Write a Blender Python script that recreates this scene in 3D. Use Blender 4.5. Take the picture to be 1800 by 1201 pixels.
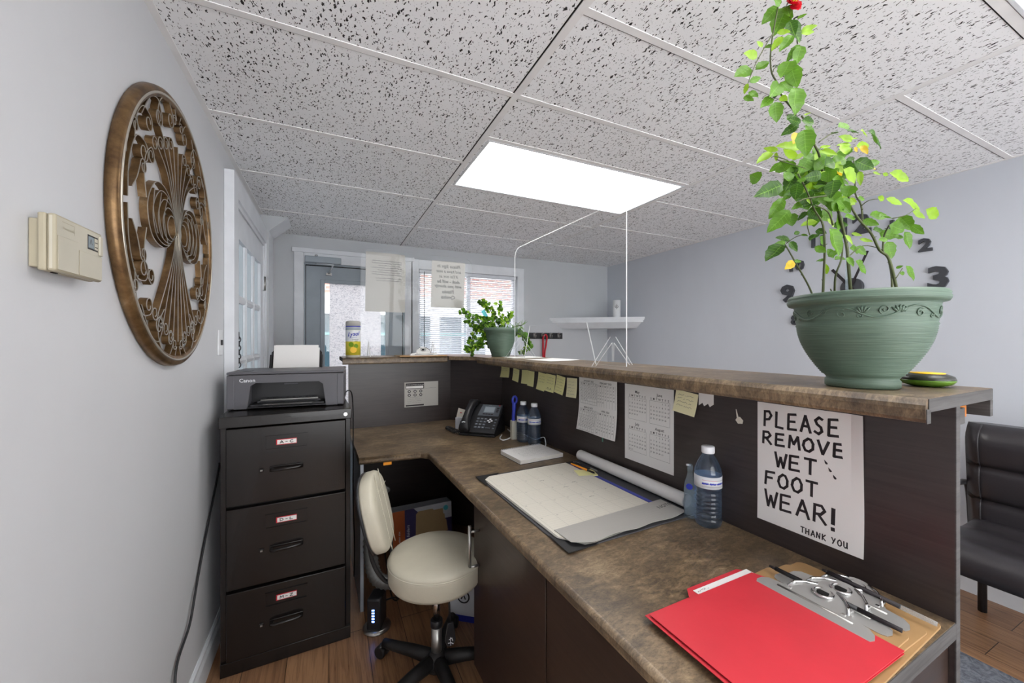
import bpy, bmesh, math, random
from mathutils import Vector, Matrix
random.seed(7)
for o in list(bpy.data.objects): bpy.data.objects.remove(o)
SC = bpy.context.scene
COL = SC.collection
R = math.radians
# ------------------------------------------------------------ camera, sky, exposure
H, YAW, FPX = 1.35, R(25.2), 684.0
cam_d = bpy.data.cameras.new('camera'); cam_d.sensor_width = 36; cam_d.lens = FPX/1800*36
cam_d.clip_start = .02
cam = bpy.data.objects.new('camera', cam_d); COL.objects.link(cam)
cam.location = (0, 0, H); cam.rotation_euler = (R(90), 0, -YAW)
SC.camera = cam
SC.view_settings.view_transform = 'Standard'; SC.view_settings.look = 'None'
SC.view_settings.gamma = 1; SC.view_settings.use_curve_mapping = False
SC.view_settings.exposure = 0.75
LAMP = 4.0                                                     # radiance of the ceiling light panels
world = bpy.data.worlds.new('World'); SC.world = world; world.use_nodes = True
_bg = world.node_tree.nodes['Background']
_nt = world.node_tree                                            # bright overcast sky; stronger glow added below the horizon to lift the ceiling
_tc = _nt.nodes.new('ShaderNodeTexCoord'); _sp = _nt.nodes.new('ShaderNodeSeparateXYZ'); _mr = _nt.nodes.new('ShaderNodeMapRange')
_mr.inputs['From Min'].default_value = -.06; _mr.inputs['From Max'].default_value = .06; _mr.inputs['To Min'].default_value = 4.8; _mr.inputs['To Max'].default_value = 3.0
_nt.links.new(_tc.outputs['Generated'], _sp.inputs[0]); _nt.links.new(_sp.outputs['Z'], _mr.inputs['Value']); _nt.links.new(_mr.outputs[0], _bg.inputs['Strength'])
_bg.inputs['Color'].default_value = (.97, .985, 1, 1)
sun_d = bpy.data.lights.new('sun', 'SUN'); sun_d.energy = .5; sun_d.angle = R(4)
sun = bpy.data.objects.new('sun', sun_d); COL.objects.link(sun); sun.rotation_euler = (R(28), R(8), 0)
SC.cycles.max_bounces = 12; SC.cycles.transparent_max_bounces = 16; SC.cycles.transmission_bounces = 10
SC.cycles.sample_clamp_indirect = 6

# ------------------------------------------------------------ materials
def newmat(name):
    m = bpy.data.materials.new(name); m.use_nodes = True
    nt = m.node_tree; b = nt.nodes['Principled BSDF']
    return m, nt, b
def srgb(r, g, b):
    f = lambda c: (c/255/12.92) if c/255 <= .04045 else ((c/255+.055)/1.055)**2.4
    return (f(r), f(g), f(b), 1)
def flat(name, col, rough=.5, metal=0, spec=.5, trans=0, ior=1.45, emit=None, bump=0, bscale=200, coat=0):
    m, nt, b = newmat(name)
    b.inputs['Base Color'].default_value = col if len(col) == 4 else (*col, 1)
    b.inputs['Roughness'].default_value = rough; b.inputs['Metallic'].default_value = metal
    b.inputs['Specular IOR Level'].default_value = spec
    b.inputs['Transmission Weight'].default_value = trans; b.inputs['IOR'].default_value = ior
    b.inputs['Coat Weight'].default_value = coat
    if emit: b.inputs['Emission Color'].default_value = (*emit[:3], 1); b.inputs['Emission Strength'].default_value = emit[3]
    tc = nt.nodes.new('ShaderNodeTexCoord'); n = nt.nodes.new('ShaderNodeTexNoise')
    n.inputs['Scale'].default_value = bscale; n.inputs['Detail'].default_value = 4
    nt.links.new(tc.outputs['Object'], n.inputs['Vector'])
    if bump:
        bp = nt.nodes.new('ShaderNodeBump'); bp.inputs['Strength'].default_value = bump; bp.inputs['Distance'].default_value = .002
        nt.links.new(n.outputs['Fac'], bp.inputs['Height']); nt.links.new(bp.outputs['Normal'], b.inputs['Normal'])
    if trans == 0 and not emit:                                # a breath of unevenness in the colour
        mx = nt.nodes.new('ShaderNodeMix'); mx.data_type = 'RGBA'; mx.blend_type = 'MULTIPLY'
        n2 = nt.nodes.new('ShaderNodeTexNoise'); n2.inputs['Scale'].default_value = 9; n2.inputs['Detail'].default_value = 5
        nt.links.new(tc.outputs['Object'], n2.inputs['Vector'])
        rp = nt.nodes.new('ShaderNodeValToRGB'); rp.color_ramp.elements[0].position = .3; rp.color_ramp.elements[1].position = .7
        rp.color_ramp.elements[0].color = (.9, .9, .9, 1)
        nt.links.new(n2.outputs['Fac'], rp.inputs['Fac'])
        mx.inputs['Factor'].default_value = 1
        mx.inputs[6].default_value = col if len(col) == 4 else (*col, 1)
        nt.links.new(rp.outputs['Color'], mx.inputs[7]); nt.links.new(mx.outputs[2], b.inputs['Base Color'])
    return m
def ramp(nt, src, stops):
    rp = nt.nodes.new('ShaderNodeValToRGB'); e = rp.color_ramp.elements
    while len(e) < len(stops): e.new(.5)
    for k, (p, c) in enumerate(stops): e[k].position = p; e[k].color = c
    nt.links.new(src, rp.inputs['Fac']); return rp.outputs['Color']
def noise(nt, vec, scale, detail=4, rough=.5, dist=0):
    n = nt.nodes.new('ShaderNodeTexNoise'); n.inputs['Scale'].default_value = scale; n.inputs['Detail'].default_value = detail
    n.inputs['Roughness'].default_value = rough; n.inputs['Distortion'].default_value = dist
    nt.links.new(vec, n.inputs['Vector']); return n
def mapping(nt, scale=(1, 1, 1), rot=(0, 0, 0), loc=(0, 0, 0)):
    tc = nt.nodes.new('ShaderNodeTexCoord'); mp = nt.nodes.new('ShaderNodeMapping')
    mp.inputs['Scale'].default_value = scale; mp.inputs['Rotation'].default_value = rot; mp.inputs['Location'].default_value = loc
    nt.links.new(tc.outputs['Object'], mp.inputs['Vector']); return mp.outputs['Vector']
def mathn(nt, op, a, b=None):
    n = nt.nodes.new('ShaderNodeMath'); n.operation = op
    for k, v in enumerate((a, b)):
        if v is None: continue
        if isinstance(v, (int, float)): n.inputs[k].default_value = v
        else: nt.links.new(v, n.inputs[k])
    return n.outputs[0]
def mixc(nt, fac, a, b, mode='MIX'):
    n = nt.nodes.new('ShaderNodeMix'); n.data_type = 'RGBA'; n.blend_type = mode
    for idx, v in ((0, fac), (6, a), (7, b)):
        if isinstance(v, (int, float)): n.inputs[idx].default_value = v
        elif isinstance(v, tuple): n.inputs[idx].default_value = v
        else: nt.links.new(v, n.inputs[idx])
    return n.outputs[2]
def bumpn(nt, b, h, strength=.3, dist=.003):
    bp = nt.nodes.new('ShaderNodeBump'); bp.inputs['Strength'].default_value = strength; bp.inputs['Distance'].default_value = dist
    nt.links.new(h, bp.inputs['Height']); nt.links.new(bp.outputs['Normal'], b.inputs['Normal'])

def mat_tile():
    m, nt, b = newmat('mineral ceiling tile')
    v = mapping(nt)
    w = noise(nt, v, 85, 2)
    add = nt.nodes.new('ShaderNodeVectorMath'); add.operation = 'MULTIPLY_ADD'
    nt.links.new(w.outputs['Color'], add.inputs[0]); add.inputs[1].default_value = (.016, .016, 0); nt.links.new(v, add.inputs[2])
    outs = []
    for sx, sy, lo, thr in ((134, 44, 1, .33), (168, 76, 2, .30), (290, 210, 3, .30)):
        mp = nt.nodes.new('ShaderNodeMapping'); mp.inputs['Scale'].default_value = (sx, sy, 0); mp.inputs['Location'].default_value = (lo*3.3, lo*1.7, 0)
        mp.inputs['Rotation'].default_value = (0, 0, R(6))
        nt.links.new(add.outputs[0], mp.inputs['Vector'])
        vo = nt.nodes.new('ShaderNodeTexVoronoi'); vo.inputs['Scale'].default_value = 1
        nt.links.new(mp.outputs['Vector'], vo.inputs['Vector'])
        sep = nt.nodes.new('ShaderNodeSeparateColor'); nt.links.new(vo.outputs['Color'], sep.inputs['Color'])
        rad = mathn(nt, 'MULTIPLY', mathn(nt, 'SUBTRACT', sep.outputs['Red'], .24 if lo < 3 else .45), thr*1.55)
        outs.append(mathn(nt, 'LESS_THAN', vo.outputs['Distance'], rad))
    mk = mathn(nt, 'MAXIMUM', mathn(nt, 'MAXIMUM', outs[0], outs[1]), outs[2])
    nt.links.new(mixc(nt, mk, srgb(240, 241, 243), srgb(50, 48, 48)), b.inputs['Base Color'])
    b.inputs['Roughness'].default_value = .9; b.inputs['Specular IOR Level'].default_value = .1
    return m
def mat_worktop():
    m, nt, b = newmat('brown stone laminate')
    v = mapping(nt, (1, 1, 1), (0, 0, R(20)))
    v2 = mapping(nt, (7, 16, 8), (0, 0, R(35)))
    n1 = noise(nt, v, 5.5, 8, .65, .6); n2 = noise(nt, v2, 3.0, 8, .7, .8); n3 = noise(nt, mapping(nt, (1, 2.2, 1), (0, 0, R(30))), 120, 5, .75)
    f = mathn(nt, 'ADD', mathn(nt, 'MULTIPLY', n1.outputs['Fac'], .5), mathn(nt, 'MULTIPLY', n2.outputs['Fac'], .5))
    c = ramp(nt, f, [(.36, srgb(76, 63, 51)), (.47, srgb(106, 89, 69)), (.54, srgb(132, 111, 86)), (.66, srgb(168, 147, 116))])
    c = mixc(nt, .55, c, ramp(nt, n3.outputs['Fac'], [(.34, srgb(96, 92, 88)), (.5, (.75, .75, .75, 1)), (.64, (1, 1, 1, 1))]), 'MULTIPLY')
    nt.links.new(c, b.inputs['Base Color'])
    b.inputs['Roughness'].default_value = .36
    bumpn(nt, b, n3.outputs['Fac'], .12, .002)
    return m
def mat_espresso(name='espresso wood laminate', a=(58, 50, 49), c2=(40, 34, 34), rough=.34):
    m, nt, b = newmat(name)
    n = noise(nt, mapping(nt, (1.2, 1.2, 26)), 4, 8, .65, .5); n2 = noise(nt, mapping(nt), 3, 4)
    f = mathn(nt, 'ADD', mathn(nt, 'MULTIPLY', n.outputs['Fac'], .6), mathn(nt, 'MULTIPLY', n2.outputs['Fac'], .4))
    nt.links.new(ramp(nt, f, [(.35, srgb(*c2)), (.62, srgb(*a))]), b.inputs['Base Color'])
    b.inputs['Roughness'].default_value = rough
    bumpn(nt, b, n.outputs['Fac'], .06, .002)
    return m
def mat_floor():
    m, nt, b = newmat('laminate plank floor')
    v = mapping(nt, (1, 1, 1), (0, 0, R(90)))
    br = nt.nodes.new('ShaderNodeTexBrick'); nt.links.new(v, br.inputs['Vector'])
    br.inputs['Scale'].default_value = 1; br.inputs['Brick Width'].default_value = 1.3; br.inputs['Row Height'].default_value = .16
    br.inputs['Mortar Size'].default_value = .0016; br.inputs['Mortar'].default_value = srgb(60, 38, 22)
    br.inputs['Color1'].default_value = srgb(166, 126, 92); br.inputs['Color2'].default_value = srgb(142, 105, 76)
    g = noise(nt, mapping(nt, (28, 1.6, 1)), 2.2, 8, .65, 1.2)
    c = mixc(nt, .75, br.outputs['Color'], ramp(nt, g.outputs['Fac'], [(.3, srgb(140, 118, 104)), (.55, (.86, .84, .82, 1)), (.75, (1, 1, 1, 1))]), 'MULTIPLY')
    nt.links.new(c, b.inputs['Base Color']); b.inputs['Roughness'].default_value = .33
    return m
def mat_wall(name, col):
    m, nt, b = newmat(name)
    n = noise(nt, mapping(nt), 140, 3); n2 = noise(nt, mapping(nt, (1, 1, .45)), 2.0, 6, .6)
    c = mixc(nt, 1, srgb(*col), ramp(nt, n2.outputs['Fac'], [(.3, (.95, .95, .95, 1)), (.6, (1, 1, 1, 1))]), 'MULTIPLY')
    nt.links.new(c, b.inputs['Base Color']); b.inputs['Roughness'].default_value = .48
    bumpn(nt, b, n.outputs['Fac'], .1, .001)
    return m
def mat_clear(name, tint=(1, 1, 1), refl=1.0, ior=1.5):
    m = bpy.data.materials.new(name); m.use_nodes = True; nt = m.node_tree; nt.nodes.clear()
    o = nt.nodes.new('ShaderNodeOutputMaterial'); mx = nt.nodes.new('ShaderNodeMixShader')
    t = nt.nodes.new('ShaderNodeBsdfTransparent'); t.inputs['Color'].default_value = (*tint, 1)
    g = nt.nodes.new('ShaderNodeBsdfGlossy'); g.inputs['Roughness'].default_value = .01; g.inputs['Color'].default_value = (1, 1, 1, 1)
    fr = nt.nodes.new('ShaderNodeLayerWeight'); fr.inputs['Blend'].default_value = .5   # Schlick reflectance, the same from both sides
    nt.links.new(mathn(nt, 'MULTIPLY', mathn(nt, 'ADD', mathn(nt, 'MULTIPLY', mathn(nt, 'POWER', fr.outputs['Facing'], 5), .96), .04), refl), mx.inputs[0])
    nt.links.new(t.outputs[0], mx.inputs[1]); nt.links.new(g.outputs[0], mx.inputs[2]); nt.links.new(mx.outputs[0], o.inputs['Surface'])
    return m
def mat_veil(name, col, fac):                                   # partly see-through white film or plastic
    m = bpy.data.materials.new(name); m.use_nodes = True; nt = m.node_tree; nt.nodes.clear()
    o = nt.nodes.new('ShaderNodeOutputMaterial'); mx = nt.nodes.new('ShaderNodeMixShader')
    t = nt.nodes.new('ShaderNodeBsdfTransparent'); mx2 = nt.nodes.new('ShaderNodeMixShader')
    d = nt.nodes.new('ShaderNodeBsdfDiffuse'); d.inputs['Color'].default_value = (*col[:3], 1)
    tl = nt.nodes.new('ShaderNodeBsdfTranslucent'); tl.inputs['Color'].default_value = (*col[:3], 1)
    mx2.inputs[0].default_value = .5; nt.links.new(d.outputs[0], mx2.inputs[1]); nt.links.new(tl.outputs[0], mx2.inputs[2])
    mx.inputs[0].default_value = fac
    nt.links.new(t.outputs[0], mx.inputs[1]); nt.links.new(mx2.outputs[0], mx.inputs[2]); nt.links.new(mx.outputs[0], o.inputs['Surface'])
    return m
def mat_bottle():                                               # thin blue plastic with water in it
    m = bpy.data.materials.new('blue tinted bottle'); m.use_nodes = True; nt = m.node_tree; nt.nodes.clear()
    o = nt.nodes.new('ShaderNodeOutputMaterial'); mx = nt.nodes.new('ShaderNodeMixShader'); m2 = nt.nodes.new('ShaderNodeMixShader')
    t = nt.nodes.new('ShaderNodeBsdfTransparent'); t.inputs['Color'].default_value = (.80, .89, .98, 1)
    d = nt.nodes.new('ShaderNodeBsdfTranslucent'); d.inputs['Color'].default_value = srgb(176, 200, 230)
    g = nt.nodes.new('ShaderNodeBsdfGlossy'); g.inputs['Roughness'].default_value = .04
    m2.inputs[0].default_value = .26; nt.links.new(t.outputs[0], m2.inputs[1]); nt.links.new(d.outputs[0], m2.inputs[2])
    fr = nt.nodes.new('ShaderNodeLayerWeight'); fr.inputs['Blend'].default_value = .5
    nt.links.new(mathn(nt, 'MULTIPLY', mathn(nt, 'ADD', mathn(nt, 'MULTIPLY', mathn(nt, 'POWER', fr.outputs['Facing'], 3), .9), .07), .8), mx.inputs[0])
    nt.links.new(m2.outputs[0], mx.inputs[1]); nt.links.new(g.outputs[0], mx.inputs[2]); nt.links.new(mx.outputs[0], o.inputs['Surface'])
    return m
def mat_film():
    m = mat_veil('textured window film', srgb(240, 242, 248), .93); nt = m.node_tree
    n = noise(nt, mapping(nt, (22, 1, 60), (0, R(40), 0)), 2.6, 5, .65, 1.5)
    c = ramp(nt, n.outputs['Fac'], [(.38, srgb(176, 180, 188)), (.47, srgb(242, 243, 246)), (.7, srgb(252, 252, 253))])
    for nd in nt.nodes:
        if nd.type in ('BSDF_DIFFUSE', 'BSDF_TRANSLUCENT'): nt.links.new(c, nd.inputs['Color'])
    return m
def mat_paper(name, col, fac=.35):
    m, nt, b = newmat(name)
    b.inputs['Base Color'].default_value = srgb(*col); b.inputs['Roughness'].default_value = .8; b.inputs['Specular IOR Level'].default_value = .2
    tl = nt.nodes.new('ShaderNodeBsdfTranslucent'); tl.inputs['Color'].default_value = srgb(*col)
    mx = nt.nodes.new('ShaderNodeMixShader'); mx.inputs[0].default_value = fac
    o = [n for n in nt.nodes if n.type == 'OUTPUT_MATERIAL'][0]
    nt.links.new(b.outputs[0], mx.inputs[1]); nt.links.new(tl.outputs[0], mx.inputs[2]); nt.links.new(mx.outputs[0], o.inputs['Surface'])
    n = noise(nt, mapping(nt), 25, 4); bumpn(nt, b, n.outputs['Fac'], .08, .002)
    return m
def mat_leaf(name, col, edge=None):
    m, nt, b = newmat(name)
    n = noise(nt, mapping(nt), 60, 3)
    c = mixc(nt, n.outputs['Fac'], srgb(*[int(x*.8) for x in col]), srgb(*[min(255, int(x*1.15)) for x in col]))
    nt.links.new(c, b.inputs['Base Color']); b.inputs['Roughness'].default_value = .42
    tl = nt.nodes.new('ShaderNodeBsdfTranslucent'); nt.links.new(c, tl.inputs['Color'])
    mx = nt.nodes.new('ShaderNodeMixShader'); mx.inputs[0].default_value = .4
    o = [q for q in nt.nodes if q.type == 'OUTPUT_MATERIAL'][0]
    nt.links.new(b.outputs[0], mx.inputs[1]); nt.links.new(tl.outputs[0], mx.inputs[2]); nt.links.new(mx.outputs[0], o.inputs['Surface'])
    return m
def mat_brick():
    m, nt, b = newmat('red brick')
    br = nt.nodes.new('ShaderNodeTexBrick'); nt.links.new(mapping(nt, (1, 1, 1), (R(90), 0, 0)), br.inputs['Vector'])
    br.inputs['Scale'].default_value = 1; br.inputs['Brick Width'].default_value = .3; br.inputs['Row Height'].default_value = .11
    br.inputs['Mortar Size'].default_value = .014; br.inputs['Mortar'].default_value = srgb(190, 180, 175)
    br.inputs['Color1'].default_value = srgb(178, 128, 118); br.inputs['Color2'].default_value = srgb(160, 110, 100)
    nt.links.new(br.outputs['Color'], b.inputs['Base Color']); b.inputs['Roughness'].default_value = .9
    return m
def mat_pot():
    m, nt, b = newmat('sage green plastic')
    n = noise(nt, mapping(nt, (6, 6, 220)), 2, 4)
    nt.links.new(ramp(nt, n.outputs['Fac'], [(.3, srgb(74, 94, 80)), (.7, srgb(94, 114, 98))]), b.inputs['Base Color'])
    b.inputs['Roughness'].default_value = .5; bumpn(nt, b, n.outputs['Fac'], .5, .002)
    return m
def mat_rug():
    m, nt, b = newmat('grey rug')
    n = noise(nt, mapping(nt), 25, 6, .7, 2)
    nt.links.new(ramp(nt, n.outputs['Fac'], [(.4, srgb(78, 82, 92)), (.6, srgb(118, 122, 130))]), b.inputs['Base Color'])
    b.inputs['Roughness'].default_value = .95; bumpn(nt, b, n.outputs['Fac'], .6, .006)
    return m
def mat_leather():
    m, nt, b = newmat('black leather')
    vo = nt.nodes.new('ShaderNodeTexVoronoi'); vo.inputs['Scale'].default_value = 260; nt.links.new(mapping(nt), vo.inputs['Vector'])
    b.inputs['Base Color'].default_value = srgb(46, 43, 46); b.inputs['Roughness'].default_value = .34
    bumpn(nt, b, vo.outputs['Distance'], .12, .001)
    return m
def mat_bronze():
    m, nt, b = newmat('antique bronze')
    n = noise(nt, mapping(nt), 14, 6, .65)
    nt.links.new(ramp(nt, n.outputs['Fac'], [(.35, srgb(84, 62, 40)), (.58, srgb(130, 102, 68)), (.75, srgb(166, 142, 112))]), b.inputs['Base Color'])
    b.inputs['Metallic'].default_value = .65; b.inputs['Roughness'].default_value = .38
    return m

M = dict(
    tile=mat_tile(), tee=flat('white tee bar', srgb(236, 235, 235), .5), worktop=mat_worktop(), edge=mat_espresso('raw chipboard edge', (84, 82, 82), (52, 50, 50), .8),
    espresso=mat_espresso(), door=mat_espresso('espresso cabinet door', (62, 48, 42), (44, 34, 31), .3), floor=mat_floor(),
    wall_l=mat_wall('off white wall paint', (206, 207, 210)), wall_r=mat_wall('pale blue grey wall paint', (196, 200, 208)), wall_b=mat_wall('blue grey wall paint', (190, 193, 197)),
    blotter=flat('dark grey blotter board', srgb(74, 74, 78), .6), clipsteel=flat('pressed steel', srgb(206, 206, 204), .38, .7), trim=flat('white trim paint', srgb(224, 227, 232), .4), glass=mat_clear('window glass', (1, 1, 1), .9), acrylic=mat_clear('clear acrylic', (.985, .99, .99), .25),
    acrylic_edge=mat_veil('bright acrylic edge', srgb(250, 252, 253), .85), film=mat_film(), obscure=mat_veil('obscure glass', srgb(168, 174, 178), .96),
    steel=flat('painted steel door', srgb(158, 168, 176), .42), black=flat('black plastic', srgb(34, 34, 37), .38), dark=flat('dark gap', srgb(16, 15, 15), .7),
    cabinet=flat('black enamel steel', srgb(20, 16, 15), .25, bump=.1, bscale=30, coat=.1), printer=flat('charcoal printer plastic', srgb(92, 91, 96), .45, bump=.1, bscale=600),
    paper=mat_paper('white paper', (232, 230, 228), .06), cream=mat_paper('cream paper', (222, 217, 205), .06), grey_paper=mat_paper('grey card', (190, 187, 182), .2),
    sticky=mat_paper('yellow sticky note', (240, 236, 172), .04), sticky2=mat_paper('pale sticky note', (240, 234, 192), .04), ink=flat('black ink', srgb(36, 30, 34), .6), pale_ink=flat('grey print', srgb(120, 118, 120), .7), line_ink=flat('faint ruled line', srgb(176, 172, 164), .8),
    bronze=mat_bronze(), silver=flat('worn silver edge', srgb(190, 184, 172), .3, .7), chrome=flat('chrome', srgb(205, 205, 205), .14, 1), nickel=flat('brushed nickel', srgb(170, 168, 164), .3, .9),
    almond=flat('almond plastic', srgb(196, 191, 175), .45), almond_dark=flat('almond plastic side', srgb(176, 168, 146), .5), lcd=flat('grey lcd', srgb(140, 152, 158), .2),
    vinyl=flat('cream vinyl', srgb(196, 190, 172), .42, bump=.12, bscale=300), pot=mat_pot(), leaf_d=mat_leaf('deep green leaf', (58, 98, 26)), leaf_m=mat_leaf('green leaf', (92, 138, 32)), leaf_l=mat_leaf('young leaf', (146, 186, 48)), leaf_y=mat_leaf('yellowing leaf', (224, 190, 50)),
    vein=mat_leaf('leaf vein', (128, 172, 70)), stem=flat('green brown stem', srgb(66, 74, 38), .6), rose=mat_leaf('red petal', (200, 22, 40)), soil=flat('potting soil', srgb(52, 40, 32), .95, bump=1, bscale=80),
    red=flat('red card', srgb(206, 50, 62), .5, bump=.15, bscale=60), hardboard=flat('brown hardboard', srgb(172, 136, 92), .5, bump=.1, bscale=120),
    water=mat_bottle(), clearpl=mat_veil('clear plastic', srgb(190, 205, 215), .35), label_w=flat('bottle label', srgb(226, 228, 232), .4), cap=flat('white cap', srgb(232, 234, 238), .4),
    blue=flat('royal blue plastic', srgb(48, 62, 176), .35), yellow=flat('yellow paint', srgb(240, 190, 30), .45), orange=flat('orange plastic', srgb(236, 150, 34), .4), lysol_y=flat('yellow label', srgb(222, 206, 62), .4),
    leather=mat_leather(), rug=mat_rug(), brick=mat_brick(), stucco=flat('pale stucco', srgb(214, 214, 214), .9, bump=.6, bscale=40), teal=flat('teal shop front', srgb(72, 120, 122), .3), asphalt=flat('asphalt', srgb(128, 128, 130), .9), shopglass=flat('dark shop glass', srgb(40, 62, 72), .1),
    blind=mat_paper('white blind slat', (244, 246, 250), .45), rubber=flat('black rubber', srgb(30, 28, 28), .6), hose=flat('grey ribbed hose', srgb(92, 92, 90), .35, .2), led=flat('blue indicator', (.1, .3, 1), .4, emit=(.15, .35, 1, 6)),
    tan=flat('tan card', srgb(178, 150, 108), .7), purple=flat('purple print', srgb(62, 52, 96), .5), boxorange=flat('orange print', srgb(190, 96, 46), .5), boxwhite=flat('white carton', srgb(206, 208, 214), .6), redcord=flat('red cord', srgb(196, 32, 48), .6),
    greenstone=flat('green glaze', srgb(92, 128, 42), .22), blackstone=flat('speckled black', srgb(40, 42, 34), .3, bump=.3, bscale=120), wood=flat('raw pine', srgb(186, 112, 44), .6), melamine=flat('grey melamine side', srgb(176, 182, 190), .35),
    diffuser=flat('glowing diffuser', (1, .99, .97), .5, emit=(1, .985, .96, LAMP)), clocknum=flat('dark grey foam', srgb(58, 60, 66), .4), white_pl=flat('white plastic', srgb(226, 228, 230), .4), screen_grey=flat('phone bezel', srgb(96, 102, 110), .35), green_tape=flat('green tape', srgb(90, 150, 130), .4), cyan=flat('cyan tag', srgb(90, 190, 200), .4), lightgrey=flat('light grey paint', srgb(200, 204, 210), .4),
)

# ------------------------------------------------------------ mesh builder
class MB:
    """Collects shapes into one mesh with one slot per material."""
    def __init__(s): s.bm = bmesh.new(); s.mats = []; s.T = Matrix.Identity(4)
    def mi(s, k):
        if k not in s.mats: s.mats.append(k)
        return s.mats.index(k)
    def add(s, verts, faces, k, smooth=False, T=None):
        T = s.T @ T if T is not None else s.T
        vs = [s.bm.verts.new(T @ Vector(v)) for v in verts]; i = s.mi(k); out = []
        for f in faces:
            if len(set(f)) < 3: continue
            try: fc = s.bm.faces.new([vs[j] for j in f])
            except ValueError: continue
            fc.material_index = i; fc.smooth = smooth; out.append(fc)
        return vs, out
    def box(s, x0, x1, y0, y1, z0, z1, k, bev=0, seg=2, T=None):
        v = [(x, y, z) for x in (x0, x1) for y in (y0, y1) for z in (z0, z1)]
        f = [(0, 1, 3, 2), (4, 6, 7, 5), (0, 4, 5, 1), (2, 3, 7, 6), (0, 2, 6, 4), (1, 5, 7, 3)]
        vs, fs = s.add(v, f, k, T=T)
        if bev: s.bevel(vs, bev, seg)
        return s
    def bevel(s, vs, w, seg=2, cond=None):
        ed = {e for v in vs for e in v.link_edges}
        if cond: ed = {e for e in ed if cond(e)}
        r = bmesh.ops.bevel(s.bm, geom=list(ed), offset=w, segments=seg, profile=.5, affect='EDGES', clamp_overlap=True)
        for f in r['faces']: f.smooth = True
    def prism(s, poly, a, b, k, axis='z', bev=0, seg=2, T=None, cond=None):
        n = len(poly)
        m = {'z': lambda p, h: (p[0], p[1], h), 'y': lambda p, h: (p[0], h, p[1]), 'x': lambda p, h: (h, p[0], p[1])}[axis]
        v = [m(p, a) for p in poly]+[m(p, b) for p in poly]
        f = [tuple(range(n))[::-1], tuple(range(n, 2*n))]+[(i, (i+1) % n, n+(i+1) % n, n+i) for i in range(n)]
        vs, fs = s.add(v, f, k, T=T)
        bmesh.ops.recalc_face_normals(s.bm, faces=fs)
        if bev: s.bevel(vs, bev, seg, cond)
        return s
    def lathe(s, prof, k, segs=32, T=None, smooth=True, cap=True, ripple=None):
        v = []; f = []; n = len(prof)
        for i in range(segs):
            a = 2*math.pi*i/segs
            for (r, z) in prof:
                rr = r*(1+ripple(a, z)) if ripple else r
                v.append((rr*math.cos(a), rr*math.sin(a), z))
        for i in range(segs):
            j = (i+1) % segs
            for q in range(n-1): f.append((i*n+q, j*n+q, j*n+q+1, i*n+q+1))
        vs, fs = s.add(v, f, k, smooth, T)
        if cap:
            for q in (0, n-1):
                if prof[q][0] > 1e-5:
                    ring = [vs[i*n+q] for i in range(segs)]
                    try:
                        fc = s.bm.faces.new(ring if q else ring[::-1]); fc.material_index = s.mi(k)
                    except ValueError: pass
        bmesh.ops.remove_doubles(s.bm, verts=vs, dist=1e-6)
        return s
    def tube(s, pts, r, k, sides=8, T=None, caps=True):
        pts = [Vector(p) for p in pts]; rs = r if isinstance(r, (list, tuple)) else [r]*len(pts)
        v = []; f = []; up = None
        for i, p in enumerate(pts):
            d = (pts[min(i+1, len(pts)-1)]-pts[max(i-1, 0)])
            if d.length < 1e-9: d = Vector((0, 0, 1))
            d.normalize()
            if up is None: up = d.orthogonal().normalized()
            up = (up-d*up.dot(d))
            up = up.normalized() if up.length > 1e-6 else d.orthogonal().normalized()
            w = d.cross(up)
            for q in range(sides):
                a = 2*math.pi*q/sides; v.append(p+(up*math.cos(a)+w*math.sin(a))*rs[i])
        for i in range(len(pts)-1):
            for q in range(sides):
                q2 = (q+1) % sides; f.append((i*sides+q, i*sides+q2, (i+1)*sides+q2, (i+1)*sides+q))
        if caps: f.append(tuple(range(sides))[::-1]); f.append(tuple(range((len(pts)-1)*sides, len(pts)*sides)))
        s.add(v, f, k, True, T); return s
    def cyl(s, c, r, z0, z1, k, segs=24, bev=0, T=None):
        p = [(0, z0), (r-bev, z0), (r, z0+bev), (r, z1-bev), (r-bev, z1), (0, z1)] if bev else [(0, z0), (r, z0), (r, z0), (r, z1), (r, z1), (0, z1)]
        T2 = Matrix.Translation(c); T2 = T @ T2 if T is not None else T2
        v = []; f = []
        q = [(r-bev, z0), (r, z0+bev), (r, z1-bev), (r-bev, z1)] if bev else [(r, z0), (r, z1)]
        n = len(q)
        for i in range(segs):
            a = 2*math.pi*i/segs
            for (rr, z) in q: v.append((rr*math.cos(a), rr*math.sin(a), z))
        f = []
        for i in range(segs):
            j = (i+1) % segs
            for h in range(n-1): f.append((i*n+h, j*n+h, j*n+h+1, i*n+h+1))
        vs, fs = s.add(v, f, k, True, T2)
        s.bm.faces.new([vs[i*n] for i in range(segs)][::-1]).material_index = s.mi(k)
        s.bm.faces.new([vs[i*n+n-1] for i in range(segs)]).material_index = s.mi(k)
        return s
    def ribbon(s, path, x0, x1, t, k, T=None):                  # strip standing on edge: path in (y, z), depth along x
        n = len(path); v = []; f = []
        for i in range(n):
            a = Vector(path[max(i-1, 0)]); b = Vector(path[min(i+1, n-1)]); d = (b-a)
            d = d.normalized() if d.length > 1e-9 else Vector((1, 0)); nn = Vector((-d.y, d.x))*t/2; p = Vector(path[i])
            for q in (p+nn, p-nn):
                v += [(x0, q.x, q.y), (x1, q.x, q.y)]
        for i in range(n-1):
            a, b = i*4, i*4+4
            f += [(a, a+1, b+1, b), (a+2, b+2, b+3, a+3), (a+1, a+3, b+3, b+1), (a, b, b+2, a+2)]
        f += [(0, 2, 3, 1), (n*4-4, n*4-3, n*4-1, n*4-2)]
        s.add(v, f, k, False, T); return s
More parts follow.
